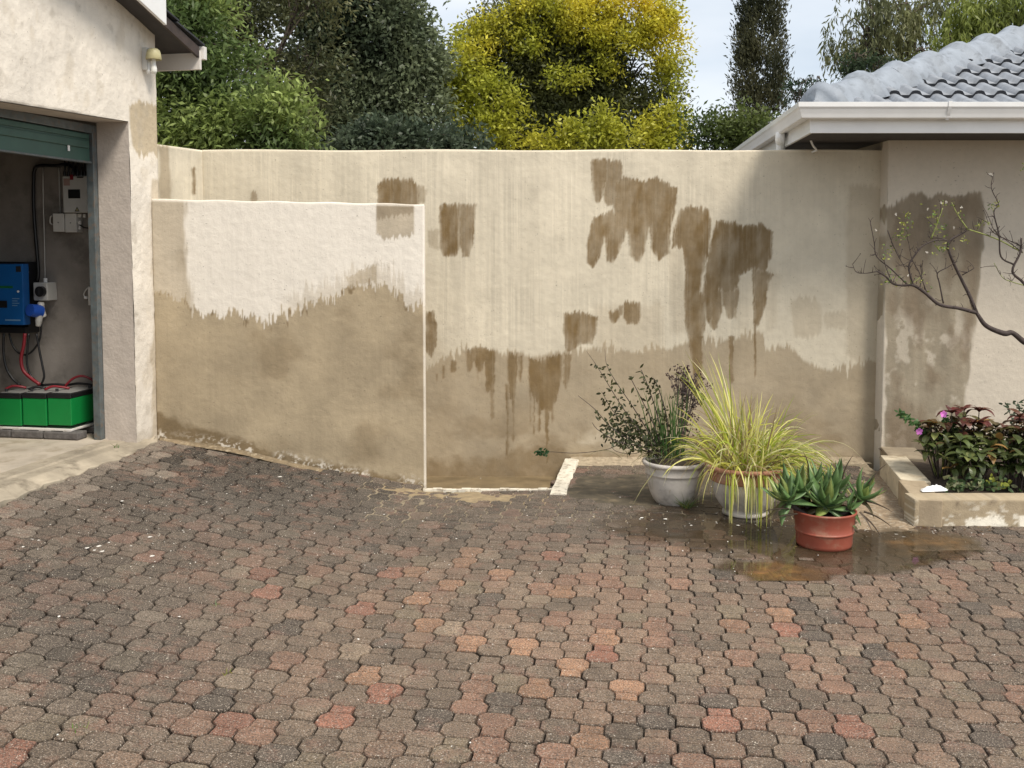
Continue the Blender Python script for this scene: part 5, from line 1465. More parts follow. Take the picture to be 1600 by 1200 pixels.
# low variegated ground plant along the front edging
t = thing("variegated_plant", (2.85, 6.24, .12), "low pale edged leafy plant spilling at the front edging", "plant"); lv = MB()
for k in range(150):
    x = rr.choice([rr.gauss(1495, 12), rr.gauss(1515, 16), rr.gauss(1562, 10)]); g = rr.uniform(.7, 1.2)
    small_leaf(lv, at(x, 764 - abs(rr.gauss(0, 9)), 6.28), (rr.gauss(0, 1), rr.gauss(-.4, .5), rr.gauss(.1, .6)), rr.uniform(.025, .05), rr.uniform(.018, .028), rr.choice([(.10 * g, .17 * g, .06 * g), (.30 * g, .32 * g, .16 * g), (.38 * g, .42 * g, .07 * g) if x > 1545 else (.14 * g, .2 * g, .08 * g)]))
lv.build("small_leaves", M['leaf'], t, tint=True)['kind'] = 'stuff'
# crumpled white bag on the edging corner
m = MB(); v = []; f = []
for i in range(15):
    for j in range(9):
        u_, w_ = i / 14, j / 8; c_ = onz(1456, 766, .163)
        x = (u_ - .5) * .17 * (1 - .25 * abs(w_ - .5)) + .03 * w_; y = (w_ - .5) * .09 * (1 - .55 * u_)
        h = (.030 * math.sin(math.pi * u_) ** .7 * math.sin(math.pi * w_)) * (.5 + float(fbm(u_ * 6, w_ * 5, 611, 3)))
        v.append(c_ + Vector((x, y, h)))
for i in range(14):
    for j in range(8): f.append((i * 9 + j, (i + 1) * 9 + j, (i + 1) * 9 + j + 1, i * 9 + j + 1))
m.add(v, f); tag(m.build("plastic_bag", M['paper'], None), "crumpled white plastic bag lying on the planter corner", "bag")

# --- bare branching tree reaching in from the right
t = thing("bare_tree", (3.95, 6.95, .1), "nearly leafless dark branched tree reaching in from the right edge", "tree")
TY = 6.95
trunk = MB(); trunk.tube([Vector((4.05, 6.95, .08)), Vector((4.02, 6.95, .5)), at(1690, 640, TY), at(1650, 575, TY), at(1622, 545, TY), at(1600, 534, TY), at(1582, 520, TY), at(1569, 521, TY), at(1541, 509, TY), at(1526, 489, TY)], [.036, .034, .028, .024, .022, .020, .017, .019, .016, .012], 9)
trunk.build("trunk", M['twig'], t, smooth=True)
tw = MB(); tg = MB(); lv = MB(); rr = random.Random(8)
BR = [([(1526, 489), (1500, 482), (1468, 476), (1446, 458), (1427, 446), (1410, 446), (1395, 443), (1384, 432), (1371, 424)], .011, .0045, 0),
      ([(1526, 489), (1515, 462), (1503, 438), (1490, 411), (1482, 389), (1484, 376), (1506, 363), (1511, 357)], .0095, .0045, 0),
      ([(1427, 446), (1420, 417), (1430, 398), (1442, 384), (1461, 376), (1480, 375)], .005, .003, 0), ([(1420, 447), (1392, 420), (1370, 401), (1366, 379), (1360, 348)], .004, .002, 0),
      ([(1371, 424), (1352, 427), (1338, 425), (1332, 413)], .003, .0015, 0), ([(1474, 474), (1468, 443), (1465, 427), (1480, 418), (1496, 408)], .004, .002, 0), ([(1503, 430), (1514, 424), (1522, 419)], .003, .002, 0),
      ([(1387, 360), (1395, 382), (1404, 401), (1415, 420)], .003, .0015, 0), ([(1437, 452), (1440, 430), (1438, 412)], .003, .002, 0), ([(1455, 373), (1464, 350), (1473, 325)], .004, .002, 1), ([(1511, 357), (1496, 335), (1487, 316)], .0035, .0015, 1),
      ([(1511, 358), (1537, 366), (1563, 376), (1598, 395)], .0035, .0035, 1), ([(1650, 575), (1625, 480), (1600, 443), (1582, 424), (1594, 395), (1596, 372)], .010, .004, 0), ([(1583, 413), (1564, 401), (1561, 367), (1553, 332), (1560, 319), (1549, 294), (1552, 273)], .005, .0015, 0),
      ([(1600, 446), (1580, 440), (1566, 433), (1553, 411)], .003, .0015, 1), ([(1594, 384), (1575, 375), (1556, 366), (1545, 355)], .003, .002, 0), ([(1598, 395), (1576, 378), (1555, 362), (1545, 340)], .0025, .0015, 0), ([(1546, 352), (1538, 345), (1525, 362)], .002, .0015, 1),
      ([(1450, 462), (1436, 425), (1425, 405), (1420, 380)], .003, .0015, 0), ([(1395, 443), (1385, 420), (1380, 400)], .003, .0015, 0), ([(1410, 446), (1430, 440), (1445, 425)], .0025, .0015, 1), ([(1480, 375), (1465, 372), (1455, 373)], .003, .002, 0), ([(1650, 575), (1668, 500), (1660, 420), (1680, 360)], .012, .004, 0)]
ends_ = []
for k, (P, r0, r1, green) in enumerate(BR):
    yo = TY + .05 * math.sin(k * 1.9) * 0.6
    pts = [at(x, y, TY + (yo - TY) * min(1, i / 2)) for i, (x, y) in enumerate(P)]
    n = len(pts); (tg if green else tw).tube(pts, [1.3 * (r0 + (r1 - r0) * i / (n - 1)) for i in range(n)], 6)
    ends_.append(pts[-1])
    pp, _ = catmull(pts, r0, 5)
    for q in range(len(pp) // 2):
        b_ = rr.choice(pp); e_ = b_ + Vector((rr.gauss(-.01, .03), rr.gauss(0, .03), rr.gauss(.03, .03)))
        tw.tube([b_, b_.lerp(e_, .5) + Vector((rr.gauss(0, .006), 0, rr.gauss(0, .006))), e_], [.0024, .0019, .0012], 4)
        if rr.random() < .3: tw.tube([e_ - Vector((0, 0, .003)), e_ + Vector((0, 0, .004))], .0035, 5, smooth=False)
tw.build("branches", M['twig'], t, smooth=True); tg.build("green_twigs", M['twig_green'], t, smooth=True)
for (x, y, n_, sp) in ((1410, 370, 26, 6), (1415, 350, 22, 7), (1418, 335, 10, 4), (1458, 335, 22, 7), (1470, 357, 26, 8), (1472, 388, 34, 7), (1553, 322, 22, 6), (1395, 436, 22, 8), (1484, 320, 10, 6), (1386, 388, 10, 5), (1506, 376, 8, 4), (1535, 348, 10, 5), (1598, 262, 8, 4), (1440, 445, 10, 8), (1388, 402, 8, 4), (1500, 335, 6, 4)):
    for k in range(n_):
        g = rr.uniform(.6, 1.3); small_leaf(lv, at(x + rr.gauss(0, sp), y + rr.gauss(0, sp * .8), TY - .01 + rr.gauss(0, .03)), (rr.gauss(0, 1), rr.gauss(0, .6), rr.gauss(0, .7)), rr.uniform(.010, .026), rr.uniform(.006, .012), rr.choice([(.30 * g, .36 * g, .05 * g), (.45 * g, .46 * g, .12 * g), (.14 * g, .24 * g, .05 * g)]))
for (x, y) in ((1450, 327), (1502, 324), (1490, 356), (1448, 394), (1400, 335), (1550, 273), (1546, 272), (1368, 360), (1418, 430), (1478, 316), (1470, 317)):
    for k in range(6): small_leaf(lv, at(x, y, TY - .02), (rr.gauss(0, 1), -.3, rr.gauss(0, 1)), .011, .009, (.7, .66, .58))
lv.build("small_leaves", M['leaf'], t, tint=True)['kind'] = 'stuff'

# ================================================================== PUDDLE, LITTER, WEEDS
M['water'], N, L, b = nodes_of("puddle_water")
a = N.new("ShaderNodeAttribute"); a.attribute_name = "tint"; sp_ = N.new("ShaderNodeSeparateColor"); L.new(a.outputs["Color"], sp_.inputs[0])
p = pos(N)
mud = math_(N, L, 'MULTIPLY', sp_.outputs[1], ramp(N, L, noise(N, L, p, 9, 6, .65), .32, .25, .62, 1))
L.new(mix(N, L, mud, (.075, .055, .030), (.25, .135, .055)), b.inputs["Base Color"])
L.new(math_(N, L, 'ADD', .04, math_(N, L, 'MULTIPLY', mud, .25)), b.inputs["Roughness"]); b.inputs["IOR"].default_value = 1.33
al = math_(N, L, 'MULTIPLY', sp_.outputs[0], math_(N, L, 'ADD', .40, math_(N, L, 'MULTIPLY', mud, .5)))
tr_ = N.new("ShaderNodeBsdfTransparent"); gl = N.new("ShaderNodeBsdfGlossy"); gl.inputs["Roughness"].default_value = .03
fr = N.new("ShaderNodeFresnel"); fr.inputs["IOR"].default_value = 1.33
m1 = N.new("ShaderNodeMixShader"); m2 = N.new("ShaderNodeMixShader"); out = [x for x in N if x.type == 'OUTPUT_MATERIAL'][0]
L.new(al, m1.inputs[0]); L.new(tr_.outputs[0], m1.inputs[1]); L.new(b.outputs[0], m1.inputs[2]); b.inputs["Specular IOR Level"].default_value = 0
L.new(math_(N, L, 'MULTIPLY', fr.outputs[0], math_(N, L, 'MULTIPLY', sp_.outputs[0], 1.0)), m2.inputs[0]); L.new(m1.outputs[0], m2.inputs[1]); L.new(gl.outputs[0], m2.inputs[2])
L.new(m2.outputs[0], out.inputs[0])
poly = [(985, 815), (1030, 800), (1075, 798), (1130, 808), (1200, 818), (1262, 826), (1330, 832), (1400, 826), (1470, 830), (1535, 846), (1530, 862), (1480, 872), (1430, 890), (1380, 896), (1325, 893), (1290, 898), (1278, 922), (1245, 927), (1200, 918), (1160, 900), (1112, 884), (1150, 876), (1210, 878), (1180, 862), (1100, 850), (1040, 843)]
gx0, gx1, gy0, gy1 = .75, 3.05, 4.95, 6.2; nx, ny = 190, 110
XX, YY = np.meshgrid(np.linspace(gx0, gx1, nx + 1), np.linspace(gy0, gy1, ny + 1), indexing='ij')
px, py = proj(XX, YY, np.zeros(XX.shape) + .004)
d = poly_sdf(px + (fbm(XX * 9, YY * 9, 700, 4) - .5) * 46, py + (fbm(XX * 9, YY * 9, 703, 4) - .5) * 16, poly)
wet = sst(5, -5, d)
mdx = (fbm(XX * 7, YY * 7, 710, 4) - .5) * 90; mdy = (fbm(XX * 7, YY * 7, 712, 4) - .5) * 26; px = px + mdx; py = py + mdy
mudm = np.maximum(sst(40, 8, np.hypot((px - 1215) / 2.4, (py - 900) * 1.5)), np.maximum(.75 * sst(30, 5, np.hypot((px - 1450) / 3.2, (py - 848) * 1.6)), .45 * sst(34, 5, np.hypot((px - 1470) / 2.4, (py - 888) * 1.8))))
idx = np.arange((nx + 1) * (ny + 1)).reshape(nx + 1, ny + 1)
keep = (np.maximum.reduce([wet[:-1, :-1], wet[1:, :-1], wet[1:, 1:], wet[:-1, 1:]]) > 0.01).reshape(-1)
q = np.stack([idx[:-1, :-1], idx[1:, :-1], idx[1:, 1:], idx[:-1, 1:]], -1).reshape(-1, 4)[keep]
gz = np.vectorize(ground_z)(XX, YY)
vv = np.stack([XX, YY, gz * .3 + .0045], -1).reshape(-1, 3)
used = np.unique(q); remap = np.zeros(len(vv), int); remap[used] = np.arange(len(used))
cols = np.stack([wet, mudm, wet * 0], -1).reshape(-1, 3)
o = fast_mesh("puddle", vv[used], remap[q], M['water'], None, cols[used], smooth=True); tag(o, kind='structure')

# sandy silt beside the planter and along the walls
def silt(name, label, poly_px, box, seed, hmax, mat):
    x0, x1, y0, y1 = box; nx, ny = int((x1 - x0) / .018), int((y1 - y0) / .018)
    XX, YY = np.meshgrid(np.linspace(x0, x1, nx + 1), np.linspace(y0, y1, ny + 1), indexing='ij')
    gz = np.vectorize(ground_z)(XX, YY); px, py = proj(XX, YY, gz)
    d = poly_sdf(px + (fbm(XX * 14, YY * 14, seed, 4) - .5) * 26, py + (fbm(XX * 14, YY * 14, seed + 2, 4) - .5) * 12, poly_px)
    h = sst(6, -14, d) * (.35 + 1.1 * fbm(XX * 22, YY * 22, seed + 5, 4)) * hmax - .004
    idx = np.arange((nx + 1) * (ny + 1)).reshape(nx + 1, ny + 1)
    q = np.stack([idx[:-1, :-1], idx[1:, :-1], idx[1:, 1:], idx[:-1, 1:]], -1).reshape(-1, 4)
    hh = np.maximum.reduce([h[:-1, :-1], h[1:, :-1], h[1:, 1:], h[:-1, 1:]]).reshape(-1); q = q[hh > -.003]
    vv = np.stack([XX, YY, gz + h], -1).reshape(-1, 3); used = np.unique(q); remap = np.zeros(len(vv), int); remap[used] = np.arange(len(used))
    o = fast_mesh(name, vv[used], remap[q], mat, None, smooth=True); return tag(o, kind='stuff', label=label, cat="silt")
M['silt'] = simple("sandy_silt", (.27, .20, .13), .95, .3, 30, .8, 70, stain=(.46, .40, .31), detail_stain=40)
M['silt_pale'] = simple("pale_render_droppings", (.30, .23, .135), .95, .25, 20, .7, 60, stain=(.22, .17, .11), detail_stain=22)
silt("silt", "brown sandy silt drifted against the side of the planter", [(1375, 740), (1395, 745), (1425, 822), (1440, 832), (1395, 834), (1340, 826), (1330, 790), (1345, 750)], (2.0, 2.75, 5.85, 7.6), 800, .016, M['silt'])
silt("silt", "pale plaster droppings in front of the sunken trench lip", [(600, 758), (670, 768), (760, 773), (880, 778), (850, 785), (740, 783), (660, 773), (600, 766)], (-.9, .5, 6.3, 6.89), 820, .010, M['silt_pale'])
silt("silt", "dark mossy silt between the grey pot and the boundary wall", [(905, 738), (1100, 735), (1250, 735), (1250, 800), (1110, 790), (1010, 800), (900, 785), (880, 770)], (.35, 2.3, 6.2, 7.8), 840, .0075, simple("mossy_silt", (.075, .062, .042), .75, .35, 12, .5, 60, stain=(.17, .135, .085), detail_stain=10))

# flakes of paint and grit on the paving
rr = random.Random(90)
spots = [(238, 869, 5), (154, 851, 4), (148, 858, 3), (136, 854, 4), (160, 860, 4), (170, 846, 2.5), (234, 838, 4), (122, 788, 2), (190, 778, 3), (437, 745, 4), (36, 848, 3), (205, 852, 2), (60, 838, 2), (1080, 822, 3), (1040, 812, 4), (1003, 810, 3), (1153, 822, 3), (1380, 807, 5), (1366, 787, 4), (1400, 836, 4), (1412, 840, 4), (1372, 822, 3), (1000, 812, 2), (890, 810, 2), (600, 805, 2), (713, 843, 2), (560, 1000, 2), (92, 964, 3), (280, 965, 3), (90, 1150, 2), (1020, 1015, 2), (735, 1162, 2)]
m = MB()
def chip(px, py, r):
    P = onz(px, py, 0)
    for _ in range(3):
        P = onz(px, py, ground_z(P.x, P.y))
    R_ = r * P.y / 1600; n = 5; z = ground_z(P.x, P.y) + .003
    vs = [(P.x + R_ * rr.uniform(.6, 1.3) * math.cos(k * 1.2566), P.y + R_ * rr.uniform(.7, 1.3) * math.sin(k * 1.2566), z + rr.uniform(0, .003)) for k in range(n)] + [(P.x, P.y, z + .004)]
    m.add(vs, [(k, (k + 1) % n, n) for k in range(n)])
for s_ in spots: chip(*s_)
for k in range(420):
    c_ = rr.choice([(330, 770, 130, 28), (1400, 832, 60, 12), (220, 850, 180, 40), (750, 860, 400, 60), (1100, 815, 120, 20), (700, 950, 500, 130)])
    chip(rr.gauss(c_[0], c_[2]), max(700, min(1190, rr.gauss(c_[1], c_[3]))), rr.uniform(.5, 1.3))
tag(m.build("paint_flakes", M['chip']), "scattered white paint flakes and grit lying on the brick paving", "flakes", kind='stuff')
m = MB()
for k in range(150):
    c_ = rr.choice([(1060, 790, 45, 5), (1165, 808, 55, 5), (1290, 858, 50, 5), (1420, 822, 16, 8), (1390, 790, 12, 22), (450, 728, 130, 3), (900, 790, 200, 16), (1500, 826, 60, 3)])
    qx = rr.gauss(c_[0], c_[2]); qy = rr.gauss(c_[1], c_[3])
    if c_[0] == 450: qy = np.interp(qx, [243, 360, 453, 547, 659], [700, 716, 738, 758, 774]) + abs(rr.gauss(0, 4))
    P = onz(qx, qy, 0)
    for _ in range(3): P = onz(qx, qy, ground_z(P.x, P.y))
    if not in_paving(P.x, P.y): continue
    P.z = ground_z(P.x, P.y) + .004; a_ = rr.uniform(0, 6.28); L_ = rr.uniform(.010, .028); d_ = Vector((math.cos(a_), math.sin(a_), 0)); s_ = Vector((-d_.y, d_.x, 0))
    m.add([P, P + d_ * L_ * .5 + s_ * L_ * .22 + Vector((0, 0, .004)), P + d_ * L_, P + d_ * L_ * .5 - s_ * L_ * .22 + Vector((0, 0, .003))], [(0, 1, 2, 3)], rr.choice([(.16, .09, .04), (.10, .065, .035), (.28, .20, .08), (.06, .045, .03)]))
tag(m.build("fallen_leaves", M['blade'], None, tint=True), "small brown fallen leaves scattered round the pots and wall feet", "leaves", kind='stuff')
# weeds
def tuft(px, py, n, L, label, col):
    P = onz(px, py, 0)
    for _ in range(3): P = onz(px, py, ground_z(P.x, P.y))
    m = MB()
    for k in range(n): ribbon(m, arc(P + Vector((rr.gauss(0, .012), rr.gauss(0, .012), -.002)), (rr.gauss(0, .7), rr.gauss(0, .7), 1), L * rr.uniform(.4, 1), 3, 4, .05, rr), .003, tuple(c * rr.uniform(.7, 1.3) for c in col), Vector((rr.gauss(0, .6), -1, 0)))
    tag(m.build("grass_tuft", M['blade'], None, tint=True), label, "weed")
tuft(1072, 794, 40, .14, "small grass tuft growing at the foot of the grey pot", (.16, .20, .06))
tuft(183, 699, 14, .04, "tiny green weed in the joint by the garage threshold", (.14, .22, .06))
tuft(124, 1138, 10, .03, "tiny green weed between pavers near the bottom left", (.2, .28, .06))
tuft(356, 1052, 8, .03, "tiny yellow green weed between pavers left of centre", (.3, .32, .08))
tuft(340, 946, 8, .03, "tiny pale weed between pavers in the left part of the yard", (.3, .3, .16))

# ================================================================== TREES BEYOND THE WALL
PERM = 1.9; LEAFM = 1.22; DENSM = 1.55
def leaf_cloud(name, tufts, parent, per, spread, L, Wd, colf, mode='random', seed=0, mat='leaf'):
    """tufts: list of (centre, outward dir, shade 0..1). One joined crown mesh of small folded leaves."""
    g = np.random.default_rng(seed)
    C = np.array([t[0] for t in tufts], float); O_ = np.array([t[1] for t in tufts], float); S_ = np.array([t[2] for t in tufts], float)
    per = int(per * PERM); n = len(C) * per
    ci = np.repeat(np.arange(len(C)), per)
    sp = np.array(spread)
    P = C[ci] + g.normal(size=(n, 3)) * sp
    if mode == 'hang':                     # strands: points slide down from the tuft
        st = g.integers(0, 5, n); offs = g.normal(size=(len(C), 5, 2)) * sp[0]
        P = C[ci].copy(); P[:, :2] += offs[ci, st]; P[:, 2] -= np.abs(g.random(n)) * sp[2] * 3; P[:, :2] += g.normal(size=(n, 2)) * .02
        D = g.normal(size=(n, 3)) * .45; D[:, 2] -= 1.0
    elif mode == 'up':
        D = O_[ci] * .5 + g.normal(size=(n, 3)) * .35; D[:, 2] += .9
    else:
        D = O_[ci] * .7 + g.normal(size=(n, 3)) * .75; D[:, 2] -= .15
    D /= np.linalg.norm(D, axis=1)[:, None] + 1e-9
    Rv = g.normal(size=(n, 3)); Rv[:, 2] += .9
    Sd = np.cross(D, Rv); Sd /= np.linalg.norm(Sd, axis=1)[:, None] + 1e-9
    Nn = np.cross(Sd, D)
    l = L * LEAFM * g.uniform(.65, 1.3, n)[:, None]; w = Wd * LEAFM * 1.15 * g.uniform(.7, 1.25, n)[:, None]
    V = np.stack([P, P + D * l * .45 - Sd * w / 2 + Nn * w * .2, P + D * l, P + D * l * .45 + Sd * w / 2 + Nn * w * .2], 1).reshape(-1, 3)
    Q = np.arange(n * 4).reshape(n, 4)
    col = colf(P, S_[ci], g)
    return fast_mesh(name, V, Q, M[mat], parent, np.repeat(col, 4, axis=0))
def lobes_world(lobes):
    out = []
    for (px, py, rx, ry, Y, *rest) in lobes:
        c = at(px, py, Y); out.append((np.array(c), np.array([rx * Y / 1600, (rest[0] if rest else (rx + ry) / 2 * Y / 1600 * .8), ry * Y / 1600])))
    return out
GAPS = [(1000, 98, 30, 28), (988, 30, 12, 34), (432, 52, 22, 20), (466, 56, 22, 20), (1190, 120, 5, 30), (1195, 40, 5, 22), (1210, 205, 14, 22), (920, 200, 12, 12), (1405, 55, 20, 12), (1440, 70, 16, 10)]
def make_tufts(lobes, n_per_m2, seed, inner=.35, flat=0.0, jitter=.12):
    g = np.random.default_rng(seed); T = []
    for (c, r) in lobes_world(lobes):
        area = 4 * math.pi * ((r[0] * r[1]) ** 1.6 / 3 + (r[0] * r[2]) ** 1.6 / 3 + (r[1] * r[2]) ** 1.6 / 3) ** (1 / 1.6)
        n = int(area * n_per_m2 * DENSM)
        for _ in range(n):
            d = g.normal(size=3); d /= np.linalg.norm(d)
            if d[1] > .55: continue                    # far side is never seen
            k = g.uniform(.80, 1.08) if g.random() > inner else g.uniform(.3, .8)
            # uneven outline
            k *= 1 + (float(vn(d[0] * 3 + c[0], d[2] * 3 + c[2], seed)) - .5) * .42
            q = c + d * r * k; qx, qy = proj(q[0], q[1], q[2])
            if any(((qx - a) / w) ** 2 + ((qy - b_) / h) ** 2 < 1 for a, b_, w, h in GAPS): continue
            T.append((q, d, k))
    return T
def tree(name, label, cat, lobes, trunk_px, dens, per, spread, L, W, colf, mode='random', seed=0, group=None, inner=.35, trunk_r=.14, limbs=True, base_z=-.3, extra=None):
    Y = lobes[0][4]; b0 = at(trunk_px, 300, Y + .3); base = Vector((b0.x, Y + .3, base_z))
    t = thing(name, base, label, cat, group)
    m = MB(); LW_ = lobes_world(lobes); top = max(LW_, key=lambda q: q[0][2])[0]
    cen = Vector(np.mean([q[0] for q in LW_], axis=0))
    fork = base.lerp(Vector((cen.x, cen.y, cen.z)), .55); fork.x = base.x + (cen.x - base.x) * .35
    m.tube([base, base.lerp(fork, .5) + Vector((.06, 0, 0)), fork], [trunk_r, trunk_r * .8, trunk_r * .62], 9)
    m.build("trunk", M['bark'], t, smooth=True)
    if limbs:
        m = MB(); r_ = random.Random(seed)
        for (c, r) in LW_:
            c = Vector(c); mid = fork.lerp(c, .5) + Vector((r_.gauss(0, .12), r_.gauss(0, .12), r_.uniform(0, .2)))
            m.tube([fork, mid, c], [trunk_r * .30, trunk_r * .17, trunk_r * .06], 6)
            for q in range(7):
                d = Vector((r_.gauss(0, 1), r_.gauss(0, .8), r_.gauss(.3, 1))).normalized(); e = c + Vector((d.x * r[0], d.y * r[1], d.z * r[2])) * .85
                m.tube([mid.lerp(c, r_.uniform(.3, 1)), c.lerp(e, .5) + Vector((r_.gauss(0, .06), 0, .05)), e], [trunk_r * .12, trunk_r * .07, .006], 5)
        m.build("limb", M['bark'], t, smooth=True)
    T = make_tufts(lobes, dens, seed, inner)
    if extra: T += extra
    leaf_cloud("crown", T, t, per, spread, L, W, colf, mode, seed).__setitem__('kind', 'stuff')
    return t
def colgrad(base, alt, var=.3, clump=1.4):
    base = np.array(base); alt = np.array(alt)
    def f(P, S, g):
        k = np.clip(fbm(P[:, 0] * clump + 3, P[:, 2] * clump + P[:, 1], 900, 3) * 2.4 - .7, 0, 1)[:, None]
        v = g.uniform(1 - var, 1 + var, len(P))[:, None]
        return (base * (1 - k) + alt * k) * v
    return f
G2 = "trees beyond the boundary wall"
tree("leafy_tree", "bright green slender-leaved tree right beside the garage eaves", "tree",
     [(290, 70, 66, 80, 10.5), (300, 175, 75, 70, 10.5), (350, 205, 70, 45, 10.3), (345, 130, 55, 60, 10.7), (425, 195, 62, 50, 10.2), (450, 220, 45, 30, 10.2), (250, 150, 60, 90, 10.8), (300, 5, 60, 50, 10.8), (230, 20, 60, 80, 11)],
     330, 26, 26, (.11, .10, .10), .070, .022, colgrad((.13, .19, .06), (.34, .42, .12), .4, 2.0), seed=101, group=G2, inner=.25)
tree("shade_tree", "tall olive brown tree with sky gaps behind the bright left tree", "tree",
     [(400, 70, 75, 75, 13.5), (430, 150, 65, 60, 13.5), (380, 10, 80, 60, 13.6), (470, -5, 70, 42, 13.4), (480, 110, 45, 50, 13.6), (330, -20, 80, 60, 13.6)],
     400, 15, 24, (.14, .12, .13), .07, .022, colgrad((.10, .11, .05), (.20, .20, .085)), seed=102, group=G2)
tree("evergreen_tree", "broad dark green tree left of the yellow tree", "tree",
     [(560, 30, 85, 65, 15), (610, 110, 72, 75, 15), (520, 120, 70, 80, 15), (635, 180, 60, 60, 14.8), (545, 195, 85, 55, 14.8), (500, 40, 65, 60, 15), (640, 75, 40, 55, 15), (590, -15, 45, 40, 15), (480, 200, 60, 45, 14.7)],
     570, 22, 26, (.13, .11, .12), .075, .032, colgrad((.085, .115, .065), (.23, .27, .15), .5, 2.2), seed=103, group=G2, inner=.3, trunk_r=.2)
tree("low_shrub", "blue grey green shrub at the wall top under the dark tree", "shrub",
     [(600, 222, 62, 26, 12.5), (670, 224, 52, 28, 12.5), (545, 228, 50, 22, 12.5), (720, 228, 36, 20, 12.6)],
     640, 30, 22, (.09, .09, .07), .07, .028, colgrad((.065, .095, .06), (.14, .18, .11)), seed=104, group=G2, trunk_r=.06)
def ycol(P, S, g):
    cx = (P[:, 0] - at(880, 100, 16).x)
    px, py = proj(P[:, 0], P[:, 1], P[:, 2])
    k = np.clip(fbm(P[:, 0] * 1.3 + 9, P[:, 2] * 1.3, 905, 3) * 2.2 - .6, 0, 1)[:, None]
    v = g.uniform(.7, 1.3, len(P))[:, None]
    hi = np.clip((P[:, 2] - 4.2) / 1.6, 0, 1)[:, None]
    a = np.array((.43, .46, .055)); b_ = np.array((.95, .76, .06))
    return (a * (1 - k * (.35 + .65 * hi)) + b_ * k * (.35 + .65 * hi)) * v
t = tree("yellow_tree", "big tree with yellow flowering crown and dark green heart", "tree",
     [(820, 90, 100, 80, 16.6), (830, 110, 95, 75, 16.5), (850, 190, 95, 55, 16.3), (970, 190, 85, 55, 16.3), (780, 140, 60, 65, 16.4), (905, 90, 70, 70, 16.6), (985, 120, 60, 60, 16.6), (900, 215, 120, 30, 16)],
     900, 19, 26, (.15, .13, .14), .072, .026, colgrad((.065, .080, .036), (.16, .17, .055)), seed=105, group=G2, inner=.2, trunk_r=.20)
def add_crown(t, lobes, dens, per, spread, L, W, colf, seed, mode='random', inner=.2):
    o = leaf_cloud("flowering_crown" if colf is ycol else "outer_crown", make_tufts(lobes, dens, seed, inner), t, per, spread, L, W, colf, mode, seed); o['kind'] = 'stuff'
add_crown(t, [(795, 50, 45, 26, 16), (860, 18, 60, 26, 16), (900, 35, 38, 26, 15.9), (1000, 15, 52, 34, 16), (1030, 75, 36, 52, 16), (965, 70, 42, 40, 15.9), (745, 70, 32, 34, 16), (1000, 50, 40, 30, 15.8), (1050, 120, 24, 24, 16), (940, 8, 30, 24, 16.2),
              (880, 118, 30, 10, 15.6), (835, 78, 22, 10, 15.7)], 19, 38, (.10, .10, .085), .055, .024, ycol, 106)
t = tree("yellow_shrub", "yellow green small tree left below the big yellow tree", "tree",
     [(728, 105, 34, 38, 15.5), (715, 160, 32, 34, 15.5), (765, 165, 48, 36, 15.4), (790, 210, 42, 28, 15.3), (735, 205, 40, 30, 15.4), (700, 140, 20, 26, 15.6)],
     740, 17, 24, (.11, .10, .10), .07, .026, ycol, seed=107, group=G2, trunk_r=.07)
tree("yellow_shrub", "low bright yellow green bush at the wall top below the big tree's centre", "shrub",
     [(895, 215, 28, 24, 14), (940, 205, 24, 34, 14), (965, 222, 28, 18, 14), (860, 228, 30, 14, 14)], 925, 24, 24, (.09, .09, .09), .065, .026, ycol, seed=108, group=G2, trunk_r=.05)
tree("yellow_shrub", "yellow green bush between the big yellow tree and the hedge", "shrub",
     [(1030, 205, 30, 34, 14.5), (1055, 190, 24, 26, 14.5), (1050, 225, 40, 18, 14.4)], 1040, 20, 24, (.09, .09, .09), .065, .026, ycol, seed=109, group=G2, trunk_r=.05)
tree("green_hedge_shrub", "fresh green bush left of the cypress at the wall top", "shrub",
     [(1105, 212, 42, 30, 13.5), (1140, 220, 40, 30, 13.4), (1165, 205, 34, 36, 13.3), (1190, 215, 30, 30, 13.3), (1150, 185, 14, 26, 13.6)], 1120, 24, 22, (.10, .09, .09), .06, .022, colgrad((.075, .115, .035), (.16, .20, .055)), seed=110, group=G2, trunk_r=.05)
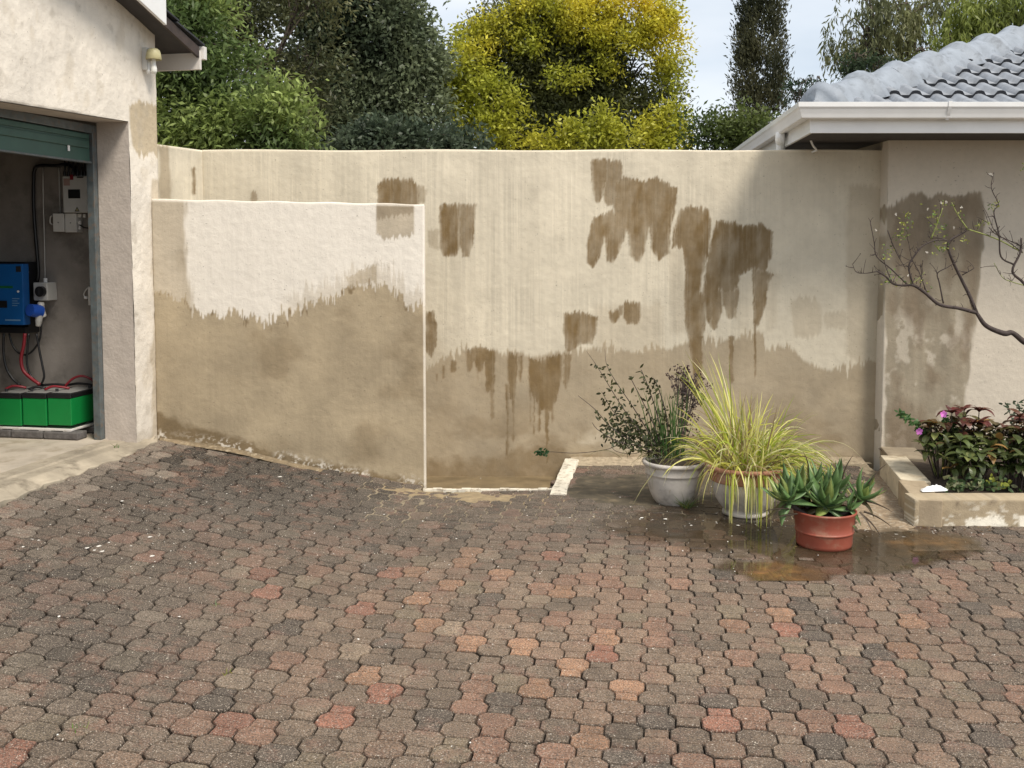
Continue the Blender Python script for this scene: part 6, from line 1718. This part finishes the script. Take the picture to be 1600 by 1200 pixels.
tree("cypress_tree", "tall narrow dark cypress standing alone against the sky", "tree",
     [(1187, 225, 36, 40, 17.5), (1186, 170, 37, 45, 17.5), (1187, 115, 36, 45, 17.5), (1189, 60, 35, 45, 17.5), (1191, 10, 32, 42, 17.5), (1192, -40, 27, 42, 17.5), (1192, -85, 18, 36, 17.5)],
     1187, 30, 30, (.075, .075, .11), .06, .018, colgrad((.055, .062, .032), (.135, .135, .070), .4, 2.6), mode='up', seed=111, group=G2, inner=.15, trunk_r=.16, limbs=False)
t = tree("weeping_tree", "olive green weeping tree with dark bare limbs behind the tiled roof", "tree",
     [(1370, 30, 62, 48, 15), (1350, 75, 38, 32, 15), (1420, 5, 70, 40, 15.2), (1440, 95, 60, 32, 15.3), (1400, 70, 50, 34, 15.4)],
     1470, 9, 30, (.14, .12, .13), .10, .018, colgrad((.12, .135, .065), (.24, .25, .11)), mode='hang', seed=112, group=G2, inner=.2, trunk_r=.2)
tree("weeping_tree", "bright green weeping tree at the top right corner above the roof", "tree",
     [(1540, 45, 62, 46, 14), (1590, 20, 62, 60, 14), (1500, 80, 50, 34, 14), (1600, 75, 60, 30, 14), (1455, 92, 40, 22, 14), (1520, 5, 45, 30, 14.2), (1680, 40, 70, 60, 14)],
     1600, 17, 30, (.12, .10, .11), .095, .018, colgrad((.14, .18, .05), (.30, .35, .08)), mode='hang', seed=113, group=G2, inner=.25, trunk_r=.18)
tree("fern_leaved_tree", "dark small feathery-leaved tree top just left of the roof's hip", "tree",
     [(1248, 133, 20, 5, 11.5), (1270, 130, 16, 5, 11.5), (1240, 148, 12, 5, 11.6), (1258, 152, 20, 8, 11.7)], 1262, 60, 10, (.05, .05, .02), .05, .013, colgrad((.035, .065, .03), (.06, .10, .045)), seed=114, group=G2, inner=.1, trunk_r=.04)
tree("fern_leaved_tree", "dark feathery-leaved tree top rising behind the grey roof slope", "tree",
     [(1345, 92, 24, 6, 13), (1328, 106, 16, 6, 13), (1370, 104, 30, 9, 13), (1345, 118, 30, 9, 13.1)], 1350, 45, 12, (.06, .06, .025), .06, .016, colgrad((.035, .065, .03), (.065, .10, .045)), seed=115, group=G2, inner=.1, trunk_r=.05)
